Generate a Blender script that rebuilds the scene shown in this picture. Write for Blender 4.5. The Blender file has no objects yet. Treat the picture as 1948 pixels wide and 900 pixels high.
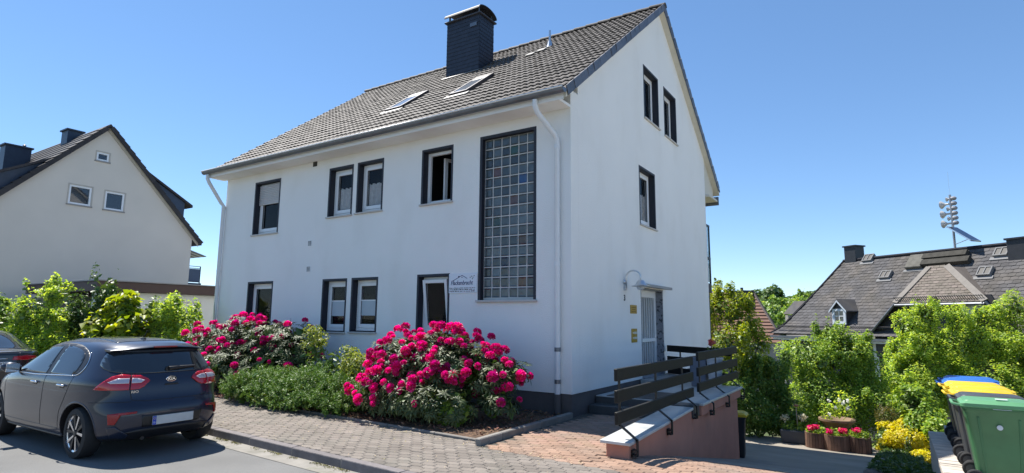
import bpy, bmesh, math, random
import numpy as np
from mathutils import Vector, Matrix, noise
from mathutils.bvhtree import BVHTree
from mathutils.geometry import delaunay_2d_cdt

random.seed(7); RNG = np.random.default_rng(7)
rad = math.radians
SC = bpy.context.scene
COL = SC.collection

# ------------------------------------------------------------------ camera
cam_d = bpy.data.cameras.new('camera'); cam = bpy.data.objects.new('camera', cam_d); COL.objects.link(cam)
CR = ((0.8397352026, 0.5429246809, 0.0088079684), (-0.0701843969, 0.1246097984, -0.9897204396), (-0.5384412130, 0.8304849120, 0.1427440756))
CAM = Vector((4.67567, -9.16552, 1.64554))
cam.matrix_world = Matrix(((CR[0][0], -CR[1][0], -CR[2][0], CAM.x), (CR[0][1], -CR[1][1], -CR[2][1], CAM.y), (CR[0][2], -CR[1][2], -CR[2][2], CAM.z), (0, 0, 0, 1)))
cam_d.sensor_fit = 'HORIZONTAL'; cam_d.sensor_width = 36.0; cam_d.lens = 1097.0857 / 1948 * 36
cam_d.clip_start = 0.05; cam_d.clip_end = 3000
SC.camera = cam

# ------------------------------------------------------------------ sky, sun, exposure
TO_SUN = Vector((-0.58, 0.095, 1.0)).normalized()
world = bpy.data.worlds.new('World'); SC.world = world; world.use_nodes = True
wn, wl = world.node_tree.nodes, world.node_tree.links
sky = wn.new('ShaderNodeTexSky'); sky.sky_type = 'NISHITA'; sky.sun_disc = False
sky.sun_elevation = math.asin(TO_SUN.z); sky.sun_rotation = math.atan2(TO_SUN.x, TO_SUN.y)
sky.air_density = .8; sky.dust_density = 0.0; sky.ozone_density = 5.0; sky.altitude = 600
bg = wn['Background']; bg.inputs['Strength'].default_value = 0.10
gm = wn.new('ShaderNodeGamma'); gm.inputs['Gamma'].default_value = .78
hs = wn.new('ShaderNodeHueSaturation'); hs.inputs['Saturation'].default_value = 1.16; hs.inputs['Value'].default_value = 1.08
wl.new(sky.outputs['Color'], gm.inputs['Color']); wl.new(gm.outputs[0], hs.inputs['Color']); wl.new(hs.outputs[0], bg.inputs['Color'])
sun_d = bpy.data.lights.new('sun', 'SUN'); sun = bpy.data.objects.new('sun', sun_d); COL.objects.link(sun)
sun_d.energy = 3.5; sun_d.angle = rad(0.5); sun_d.color = (1.0, 0.955, 0.88)
sun.rotation_euler = (-TO_SUN).to_track_quat('-Z', 'Y').to_euler(); sun.location = (-20, 5, 40)
vs = SC.view_settings; vs.view_transform = 'Standard'; vs.look = 'None'; vs.exposure = 1.38; vs.gamma = 1.0
SC.cycles.max_bounces = 8; SC.cycles.diffuse_bounces = 4; SC.cycles.transmission_bounces = 6; SC.cycles.transparent_max_bounces = 8
SC.cycles.sample_clamp_indirect = 6.0

# ------------------------------------------------------------------ materials
MATS = {}
def mat(name, col, rough=.6, metal=0., var=.12, vscale=6., bump=0., bscale=80., spec=.5, coat=0., transl=0., island=0., objvar=0., col2=None, mixscale=2., mixpos=(.42, .62), emit=None, tint=None, stretch=None):
    """principled material with world-space colour variation, optional second colour, bump, leaf translucency"""
    if name in MATS: return MATS[name]
    m = bpy.data.materials.new(name); m.use_nodes = True
    n, l = m.node_tree.nodes, m.node_tree.links
    b = n['Principled BSDF']; out = n['Material Output']
    geo = n.new('ShaderNodeNewGeometry')
    c = n.new('ShaderNodeRGB'); c.outputs[0].default_value = (*col, 1); src = c.outputs[0]
    def noise_node(sc, det=4.):
        t = n.new('ShaderNodeTexNoise'); t.inputs['Scale'].default_value = sc; t.inputs['Detail'].default_value = det
        l.new(geo.outputs['Position'], t.inputs['Vector']); return t
    if col2 is not None:
        t = noise_node(mixscale, 6.)
        if stretch:
            vm = n.new('ShaderNodeVectorMath'); vm.operation = 'MULTIPLY'; vm.inputs[1].default_value = stretch
            l.new(geo.outputs['Position'], vm.inputs[0]); l.new(vm.outputs[0], t.inputs['Vector'])
        r = n.new('ShaderNodeMapRange'); r.inputs[1].default_value, r.inputs[2].default_value = mixpos
        l.new(t.outputs['Fac'], r.inputs[0])
        mx = n.new('ShaderNodeMix'); mx.data_type = 'RGBA'; mx.inputs[7].default_value = (*col2, 1)
        l.new(src, mx.inputs[6]); l.new(r.outputs[0], mx.inputs[0]); src = mx.outputs[2]
    hsv = n.new('ShaderNodeHueSaturation'); l.new(src, hsv.inputs['Color'])
    val = n.new('ShaderNodeValue'); val.outputs[0].default_value = 1.0; v = val.outputs[0]
    def mad(sock, amount):
        nonlocal v
        a = n.new('ShaderNodeMath'); a.operation = 'MULTIPLY_ADD'; l.new(sock, a.inputs[0])
        a.inputs[1].default_value = 2 * amount; a.inputs[2].default_value = 1 - amount
        q = n.new('ShaderNodeMath'); q.operation = 'MULTIPLY'; l.new(a.outputs[0], q.inputs[0]); l.new(v, q.inputs[1]); v = q.outputs[0]
    if var: mad(noise_node(vscale).outputs['Fac'], var * 1.6)
    if island: mad(geo.outputs['Random Per Island'], island)
    if objvar:
        oi = n.new('ShaderNodeObjectInfo'); mad(oi.outputs['Random'], objvar)
    l.new(v, hsv.inputs['Value'])
    if island:
        h = n.new('ShaderNodeMath'); h.operation = 'MULTIPLY_ADD'; l.new(geo.outputs['Random Per Island'], h.inputs[0])
        h.inputs[1].default_value = -.05 * island / .3; h.inputs[2].default_value = .5 + .025 * island / .3
        l.new(h.outputs[0], hsv.inputs['Hue'])
    l.new(hsv.outputs['Color'], b.inputs['Base Color'])
    b.inputs['Roughness'].default_value = rough; b.inputs['Metallic'].default_value = metal
    b.inputs['Specular IOR Level'].default_value = spec; b.inputs['Coat Weight'].default_value = coat
    b.inputs['Coat Roughness'].default_value = .03
    if bump:
        bp = n.new('ShaderNodeBump'); bp.inputs['Strength'].default_value = 1.0; bp.inputs['Distance'].default_value = bump
        l.new(noise_node(bscale, 3.).outputs['Fac'], bp.inputs['Height']); l.new(bp.outputs[0], b.inputs['Normal'])
    if transl:
        tr = n.new('ShaderNodeBsdfTranslucent'); ad = n.new('ShaderNodeMixShader'); ad.inputs[0].default_value = transl
        hs2 = n.new('ShaderNodeHueSaturation'); hs2.inputs['Hue'].default_value = .485; hs2.inputs['Value'].default_value = 2.0; hs2.inputs['Saturation'].default_value = 1.1
        if tint: hs2.inputs['Hue'].default_value = tint
        l.new(hsv.outputs['Color'], hs2.inputs['Color']); l.new(hs2.outputs[0], tr.inputs['Color'])
        l.new(b.outputs[0], ad.inputs[1]); l.new(tr.outputs[0], ad.inputs[2]); l.new(ad.outputs[0], out.inputs['Surface'])
    MATS[name] = m; return m

def glass(name, col=(.02, .025, .03), rough=.02, see=.55):
    """window pane: sharp reflection over a partly clear, dark tinted body"""
    if name in MATS: return MATS[name]
    m = bpy.data.materials.new(name); m.use_nodes = True
    n, l = m.node_tree.nodes, m.node_tree.links
    b = n['Principled BSDF']; out = n['Material Output']
    b.inputs['Base Color'].default_value = (*col, 1); b.inputs['Roughness'].default_value = rough; b.inputs['IOR'].default_value = 1.5
    b.inputs['Specular IOR Level'].default_value = .9
    t = n.new('ShaderNodeBsdfTransparent'); mx = n.new('ShaderNodeMixShader')
    fr = n.new('ShaderNodeLayerWeight'); fr.inputs['Blend'].default_value = .5; pw = n.new('ShaderNodeMath'); pw.operation = 'POWER'; pw.inputs[1].default_value = 4.5
    mr = n.new('ShaderNodeMapRange'); mr.inputs[3].default_value = max(.07, 1 - see); mr.inputs[4].default_value = 1.0
    l.new(fr.outputs['Facing'], pw.inputs[0]); l.new(pw.outputs[0], mr.inputs[0]); l.new(mr.outputs[0], mx.inputs[0])
    l.new(t.outputs[0], mx.inputs[1]); l.new(b.outputs[0], mx.inputs[2]); l.new(mx.outputs[0], out.inputs['Surface'])
    MATS[name] = m; return m

WALL = mat('white_stucco', (.85, .84, .815), .85, var=.03, vscale=.8, bump=.009, bscale=62, col2=(.76, .74, .70), mixscale=1.3, mixpos=(.5, 1.0), spec=.2, stretch=(1, 1, .5))
PLINTH = mat('grey_plinth_paint', (.095, .085, .085), .85, var=.2, vscale=3, bump=.004, bscale=50)
TRIM = mat('charcoal_paint', (.017, .02, .032), .6, var=.1, vscale=4)
PVC = mat('white_window_plastic', (.8, .81, .82), .3, var=.01)
SILL = mat('pale_stone_sill', (.52, .49, .46), .6, var=.08, vscale=9)
DARKROOM = mat('dark_interior', (.035, .033, .03), .9, var=.2, vscale=2)
PANE = glass('window_glass', see=.88)
NET = mat('net_curtain', (.82, .82, .82), .9, var=.15, vscale=14, transl=.3)
FROST = mat('frosted_film', (.42, .48, .53), .35, var=.04)
SHUTTER = mat('roller_shutter_slats', (.52, .52, .53), .5, var=.05)
TILE = mat('concrete_roof_tile', (.094, .081, .073), .75, var=.3, vscale=1.6, bump=.003, bscale=120, objvar=.3, col2=(.13, .115, .102), mixscale=5, mixpos=(.45, .75))
SLATE = mat('blue_slate', (.08, .085, .105), .45, var=.2, vscale=5, objvar=.25, island=.0, bump=.002, bscale=40)
ZINC = mat('weathered_zinc', (.17, .18, .2), .42, .6, var=.2, vscale=5)
PIPE = mat('white_pipe', (.72, .73, .74), .35, var=.04)
CREAM = mat('cream_soffit_boards', (.62, .58, .49), .7, var=.08, vscale=6)
ALU = mat('brushed_aluminium', (.62, .64, .66), .28, .9, var=.04)
BLACKM = mat('black_plastic', (.012, .012, .014), .45, var=.1)
RUBBER = mat('tyre_rubber', (.015, .015, .016), .8, var=.15, vscale=20)
CHROME = mat('chrome', (.8, .8, .82), .12, 1.0, var=0)
WHITE = mat('white_paint', (.78, .78, .78), .45, var=.02)

# ------------------------------------------------------------------ mesh helpers
class MB:
    def __init__(s): s.v, s.f, s.m = [], [], []
    def add(s, vs_, fs, mi=0):
        k = len(s.v); s.v += [tuple(p) for p in vs_]
        for f in fs: s.f.append([k + i for i in f]); s.m.append(mi)
    def quad(s, a, b, c, d, mi=0): s.add((a, b, c, d), ((0, 1, 2, 3),), mi)
    def box(s, x0, x1, y0, y1, z0, z1, mi=0):
        s.hexa([(x0, y0, z0), (x1, y0, z0), (x1, y1, z0), (x0, y1, z0), (x0, y0, z1), (x1, y0, z1), (x1, y1, z1), (x0, y1, z1)], mi)
    def hexa(s, p, mi=0):
        s.add(p, ((3, 2, 1, 0), (4, 5, 6, 7), (0, 1, 5, 4), (1, 2, 6, 5), (2, 3, 7, 6), (3, 0, 4, 7)), mi)
    def obox(s, c, ax, half, mi=0):
        c = Vector(c); a, b, d = [Vector(ax[i]).normalized() * half[i] for i in range(3)]
        s.hexa([c - a - b - d, c + a - b - d, c + a + b - d, c - a + b - d, c - a - b + d, c + a - b + d, c + a + b + d, c - a + b + d], mi)
    def prism(s, pts, vec, mi=0):
        """polygon (3D points) extruded along vec"""
        n = len(pts); vec = Vector(vec); q = [Vector(p) for p in pts]
        s.add(q + [p + vec for p in q], [list(range(n))[::-1], list(range(n, 2 * n))] + [(i, (i + 1) % n, n + (i + 1) % n, n + i) for i in range(n)], mi)
    def tube(s, path, r, n=10, mi=0, caps=True):
        P = [Vector(p) for p in path]; rs = r if isinstance(r, (list, tuple)) else [r] * len(P)
        k = len(s.v); ref = None
        for i, p in enumerate(P):
            t = (P[min(i + 1, len(P) - 1)] - P[max(i - 1, 0)]).normalized()
            if ref is None: ref = t.orthogonal().normalized()
            ref = (ref - t * ref.dot(t)).normalized(); o = t.cross(ref)
            for j in range(n):
                a = 2 * math.pi * j / n; s.v.append(tuple(p + (ref * math.cos(a) + o * math.sin(a)) * rs[i]))
        for i in range(len(P) - 1):
            for j in range(n):
                a, b = k + i * n + j, k + i * n + (j + 1) % n; s.f.append([a, b, b + n, a + n]); s.m.append(mi)
        if caps:
            s.f.append([k + j for j in range(n)][::-1]); s.m.append(mi)
            s.f.append([k + (len(P) - 1) * n + j for j in range(n)]); s.m.append(mi)
    def lathe(s, prof, n=24, o=(0, 0, 0), axis='z', mi=0, close=True):
        k = len(s.v); o = Vector(o)
        for r, h in prof:
            for j in range(n):
                a = 2 * math.pi * j / n; x, y = r * math.cos(a), r * math.sin(a)
                s.v.append(tuple(o + Vector({'z': (x, y, h), 'y': (x, h, y), 'x': (h, x, y)}[axis])))
        for i in range(len(prof) - 1):
            for j in range(n):
                a, b = k + i * n + j, k + i * n + (j + 1) % n; s.f.append([a, b, b + n, a + n]); s.m.append(mi)
        if close:
            s.f.append([k + j for j in range(n)]); s.m.append(mi)
            s.f.append([k + (len(prof) - 1) * n + j for j in range(n)][::-1]); s.m.append(mi)
    def mesh(s, name, mats, smooth=False, weld=False):
        me = bpy.data.meshes.new(name); me.from_pydata(s.v, [], s.f)
        mats = mats if isinstance(mats, (list, tuple)) else [mats]
        for m in mats: me.materials.append(m)
        if len(mats) > 1: me.polygons.foreach_set('material_index', s.m)
        if weld or smooth:
            bm = bmesh.new(); bm.from_mesh(me)
            if weld: bmesh.ops.remove_doubles(bm, verts=bm.verts, dist=1e-5)
            bmesh.ops.recalc_face_normals(bm, faces=bm.faces); bm.to_mesh(me); bm.free()
        if smooth:
            me.polygons.foreach_set('use_smooth', [True] * len(me.polygons))
            if smooth is not True: me.set_sharp_from_angle(angle=rad(smooth))
        me.update(); return me
    def build(s, name, mats, parent=None, smooth=False, bevel=0, local=False, weld=False, segs=1):
        return ob(name, s.mesh(name, mats, smooth, weld), parent, local, bevel, segs)

def ob(name, me, parent=None, local=False, bevel=0, segs=1, loc=None, rot=None):
    o = bpy.data.objects.new(name, me); COL.objects.link(o)
    if loc is not None: o.location = loc
    if rot is not None: o.rotation_euler = rot
    if parent is not None:
        o.parent = parent
        if not local and parent.parent is None: o.matrix_parent_inverse = parent.matrix_basis.inverted()
    if bevel:
        b = o.modifiers.new('bevel', 'BEVEL'); b.width = bevel; b.segments = segs; b.limit_method = 'ANGLE'; b.angle_limit = rad(40); b.harden_normals = False
    return o
def tag(o, label=None, cat=None, group=None, kind=None):
    for k, v in (('label', label), ('category', cat), ('group', group), ('kind', kind)):
        if v: o[k] = v
    return o
def thing(name, label, cat, loc=(0, 0, 0), rz=0., group=None):
    e = bpy.data.objects.new(name, None); COL.objects.link(e); e.location = loc; e.rotation_euler = (0, 0, rz); e.empty_display_size = .3
    return tag(e, label, cat, group)
def struct(o): o['kind'] = 'structure'; return o
def copy_tree(o, parent=None):
    c = o.copy(); COL.objects.link(c)
    if parent is not None: c.parent = parent
    for ch in list(o.children): copy_tree(ch, c)
    return c
def text(name, body, size, m, parent, loc, rot, shear=0., align='CENTER', extrude=.002, local=False, sx=1.0, bold=0.):
    c = bpy.data.curves.new(name, 'FONT'); c.body = body; c.size = size; c.shear = shear; c.align_x = align; c.align_y = 'CENTER'; c.extrude = extrude; c.offset = bold
    c.materials.append(m); q = bpy.data.objects.new('q', c); COL.objects.link(q); bpy.context.view_layer.update()
    me = bpy.data.meshes.new_from_object(q.evaluated_get(bpy.context.evaluated_depsgraph_get())); bpy.data.objects.remove(q); me.name = name
    o = ob(name, me, parent, local); o.location = loc; o.rotation_euler = rot; o.scale = (sx, 1, 1); return o
def smoothstep(a, b, x):
    t = min(1, max(0, (x - a) / (b - a))); return t * t * (3 - 2 * t)

# ------------------------------------------------------------------ foliage helpers (numpy)
def pn(P, sc, seed):
    r = np.random.default_rng(seed); out = np.zeros(len(P))
    for k in range(5):
        d = r.normal(size=3); d /= np.linalg.norm(d); out += np.sin((P @ d) * sc * (1 + .35 * k) + r.uniform(0, 6.28) + 1.3 * np.sin(P @ r.normal(size=3) * sc * .6))
    return out / 2.2
def unit(a): return a / np.maximum(np.linalg.norm(a, axis=1, keepdims=True), 1e-9)
def crown_points(clumps, n, rng, shell=.45, gap=None, gapscale=3., seed=1, zmin=None):
    """points in a set of ellipsoid clumps, mostly towards their outside; gap carves holes"""
    w = np.array([c[1][0] * c[1][1] + c[1][1] * c[1][2] + c[1][0] * c[1][2] for c in clumps]); w = w / w.sum()
    idx = rng.choice(len(clumps), size=int(n * 1.9), p=w)
    C = np.array([c[0] for c in clumps])[idx]; R = np.array([c[1] for c in clumps])[idx]
    d = unit(rng.normal(size=(len(idx), 3))); rr = 1 - np.abs(rng.normal(size=len(idx))) * shell * .55
    rr = np.clip(rr, .08, 1.08) * (1 + .16 * pn(d + C * .7, 3.2, seed + 5))
    P = C + d * R * rr[:, None]; N = unit(d / R)
    keep = np.ones(len(P), bool)
    if gap is not None: keep &= pn(P, gapscale, seed) > gap
    if zmin is not None: keep &= P[:, 2] > zmin
    P, N = P[keep], N[keep]
    return P[:n], N[:n]
def leaves_mesh(name, P, N, length, width, m, rng, up=.5, droop=.15, fold=.18, out=.6, spread=.5, jit=.45, flat=None):
    """one folded leaf (2 triangles) at every point"""
    n = len(P); U = np.array([0, 0, 1.]); 
    nn = unit(N * (1 - up) + U * up + rng.normal(size=(n, 3)) * spread)
    a = unit(N * out + rng.normal(size=(n, 3)) * .6 - U * droop); a = unit(a - nn * np.sum(a * nn, 1, keepdims=True)); s = np.cross(nn, a)
    L = length * (1 + jit * rng.uniform(-1, 1, (n, 1))); W = width * L / length
    b = P - a * L * .5
    V = np.stack([b, b + a * L * .45 + s * W * .5 + nn * W * fold, b + a * L - nn * L * droop, b + a * L * .45 - s * W * .5 + nn * W * fold], 1).reshape(-1, 3)
    k = np.arange(n)[:, None] * 4; F = np.concatenate([k + [0, 2, 1], k + [0, 3, 2]], 1).reshape(-1)
    me = bpy.data.meshes.new(name); me.vertices.add(len(V)); me.vertices.foreach_set('co', V.astype(np.float32).ravel())
    me.loops.add(len(F)); me.loops.foreach_set('vertex_index', F.astype(np.int32)); me.polygons.add(n * 2)
    me.polygons.foreach_set('loop_start', np.arange(0, n * 6, 3, dtype=np.int32)); me.update(calc_edges=True); me.materials.append(m); return me
def branchwork(mb, base, clumps, r0, rng, lean=.0, fork=.35):
    """tapered trunk(s) with limbs running up into the clumps"""
    B = Vector(base)
    for c, R in clumps:
        c = Vector(c); mid = B.lerp(c, .5) + Vector((rng.normal() * .12, rng.normal() * .12, .06)) * (c - B).length * .5
        k = B.lerp(Vector((B.x, B.y, c.z)), fork * .6)
        end = c + Vector((rng.normal() * .15, rng.normal() * .15, R[2] * .5))
        mb.tube([B, B.lerp(k, .6), k.lerp(mid, .5), mid.lerp(c, .6), end], [r0, r0 * .8, r0 * .6, r0 * .38, r0 * .1], 7)
        for _ in range(3):
            e = c + Vector(rng.normal(size=3) * np.array(R) * .55); mb.tube([mid.lerp(c, .4), e.lerp(c, .5), e], [r0 * .3, r0 * .2, r0 * .07], 5)
BARK = mat('bark', (.09, .07, .05), .9, var=.3, vscale=14, bump=.01, bscale=30)
def leafm(name, col, island=.35, transl=.35, rough=.45, tint=None, spec=.45): return mat(name, col, rough, var=.12, vscale=1.4, island=island, transl=transl, tint=tint, spec=spec)
LEAF_FRESH = leafm('fresh_green_leaf', (.28, .39, .06), transl=.48)
LEAF_MID = leafm('mid_green_leaf', (.21, .32, .05), transl=.38)
LEAF_SHADE = leafm('deep_green_leaf', (.125, .21, .04), transl=.35)
LEAF_DARK = leafm('dark_green_leaf', (.055, .105, .024), transl=.3)
LEAF_YEL = leafm('yellow_green_leaf', (.22, .28, .03), transl=.42)
LEAF_RHODO = leafm('leathery_rhododendron_leaf', (.06, .088, .03), island=.4, transl=.15, rough=.5, spec=.3)
LEAF_INNER = leafm('shaded_inner_leaf', (.10, .165, .03), transl=.1)  # shade put into the green of the added light-blocking leaves
LEAF_JUN = leafm('juniper_spray', (.115, .22, .036), island=.3, transl=.16)
LEAF_GOLD = leafm('golden_leaf', (.52, .46, .03), island=.14, transl=.4, tint=.5)
def plant(name, label, cat, base, clumps, n, length, width, m, group=None, r0=.04, gap=-.35, gapscale=3., seed=1, part='crown', trunk='trunk', up=.5, spread=.5, shell=.45, droop=.15, out=.6, fork=.35, filler=True, shoots=0):
    rng = np.random.default_rng(seed * 13 + 5)
    if shoots:
        q, nq = crown_points(clumps, shoots * 3, rng, .05, None, 3., seed); q = q[nq[:, 2] > .05][:shoots]
        clumps = list(clumps) + [((p[0], p[1], p[2] + .12), (rng.uniform(.14, .24), rng.uniform(.14, .24), rng.uniform(.25, .5))) for p in q]
    t = thing(name, label, cat, base, 0, group)
    P, N = crown_points(clumps, n, rng, shell, gap, gapscale, seed, base[2] + .02)
    c = ob(part, leaves_mesh(part, P, N, length, width, m, rng, up, droop, out=out, spread=spread), t); c['kind'] = 'stuff'
    if filler:  # oversized inner leaves added to block light and shade the crown
        P, N = crown_points([(a, (b[0] * .72, b[1] * .72, b[2] * .72)) for a, b in clumps], n // 12, rng, .9, None, 3., seed, base[2] + .02)
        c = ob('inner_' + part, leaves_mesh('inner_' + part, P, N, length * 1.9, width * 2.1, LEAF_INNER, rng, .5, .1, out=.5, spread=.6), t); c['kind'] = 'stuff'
    mb = MB(); branchwork(mb, base, clumps[:len(clumps) - shoots] if shoots else clumps, r0, rng, fork=fork); mb.build(trunk, BARK, t, smooth=True)
    return t

# ================================================================== MAIN HOUSE
HX0, HD = -11.05, 9.42
RIDGE_Y, RIDGE_Z, SF, SB = 5.25, 10.10, .765, .745      # ridge, front and back slopes (z of the tile surface)
def roof_z(y): return RIDGE_Z - SF * (RIDGE_Y - y) if y <= RIDGE_Y else RIDGE_Z - SB * (y - RIDGE_Y)
house = thing('white_house', 'white rendered house with steep grey tiled roof and dark window reveals', 'house', (-5.5, 4.7, 0))
PF = lambda u, w, d: (u, d, w)            # front wall: u = x, w = z, d = depth inwards
PG = lambda u, w, d: (-d, u, w)           # gable wall: u = y
def wall_panel(mb, P, u0, u1, w0, topf, holes, thick, extra=()):
    """wall with rectangular holes (front, back and outer edges); hole = (u0,u1,w0,w1)"""
    us = sorted({u0, u1, *extra, *[h[0] for h in holes], *[h[1] for h in holes]})
    for a, b in zip(us, us[1:]):
        hs = sorted([h for h in holes if h[0] < (a + b) / 2 < h[1]], key=lambda h: h[2])
        lo = w0; segs = []
        for h in hs: segs.append((lo, lo, h[2], h[2])); lo = h[3]
        segs.append((lo, lo, topf(a), topf(b)))
        for l0, l1, t0, t1 in segs:
            for d in (0, thick): mb.quad(P(a, l0, d), P(b, l1, d), P(b, t1, d), P(a, t0, d))
        mb.quad(P(a, topf(a), 0), P(b, topf(b), 0), P(b, topf(b), thick), P(a, topf(a), thick))
        mb.quad(P(a, w0, 0), P(b, w0, 0), P(b, w0, thick), P(a, w0, thick))
    for h in holes:                                          # rim of the hole, behind the painted reveal
        a, b, c, d = h
        for q in (((a, c), (a, d)), ((b, c), (b, d)), ((a, c), (b, c)), ((a, d), (b, d))):
            mb.quad(P(*q[0], 0), P(*q[1], 0), P(*q[1], thick), P(*q[0], thick))
    for u in (u0, u1): mb.quad(P(u, w0, 0), P(u, topf(u), 0), P(u, topf(u), thick), P(u, w0, thick))
W1 = (-9.65, -8.585, 3.85, 5.275); W2 = (-6.61, -5.805, 4.07, 5.26); W3 = (-5.61, -4.805, 4.08, 5.265); W4 = (-3.59, -2.78, 4.075, 5.255)
GB = (-2.02, -.765, 2.015, 5.285)
W5 = (-9.67, -8.632, 1.12, 2.552); W6 = (-6.645, -5.845, 1.33, 2.536); W7 = (-5.635, -4.838, 1.345, 2.536); W8 = (-3.62, -2.795, 1.345, 2.541)
G1 = (3.97, 5.02, 6.585, 7.925); G2 = (5.51, 6.535, 6.56, 7.897); G3 = (3.51, 4.57, 3.87, 5.245); DOOR = (3.42, 4.95, .37, 2.40)
mb = MB(); wall_panel(mb, PF, HX0, 0, .375, lambda u: 5.60, [W1, W2, W3, W4, GB, W5, W6, W7, W8], .3)
mb.build('front_wall', WALL, house)
mb = MB(); wall_panel(mb, PG, .302, HD, .375, lambda u: roof_z(u) - .16, [G1, G2, G3, DOOR], .3, (RIDGE_Y,))
mb.box(-.3, 0, 0.0, .3015, 5.602, 5.90)
mb.build('gable_wall', WALL, house)
mb = MB(); mb.box(HX0, HX0 + .3, .302, HD, .375, 6.0); mb.box(HX0 + .3, -.302, HD - .3, HD, .375, 6.0)
mb.prism([(HX0, .302, 6.0), (HX0, HD, 6.0), (HX0, HD, roof_z(HD) - .16), (HX0, RIDGE_Y, roof_z(RIDGE_Y) - .16), (HX0, .302, roof_z(.302) - .16)], (.3, 0, 0))
mb.build('rear_wall', WALL, house)
mb = MB(); mb.box(HX0 + .3, -.3, .31, HD - .3, 2.78, 2.94); mb.box(HX0 + .3, -.3, .31, HD - .3, 5.48, 5.6); mb.box(HX0 + .32, -.32, 3.2, 3.3, .4, 5.5)
mb.build('inner_floor', DARKROOM, house)
mb = MB(); o_ = .012
mb.box(HX0 + o_, -o_, o_, HD - o_, -1.6, .372); mb.build('plinth', PLINTH, house)
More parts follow.
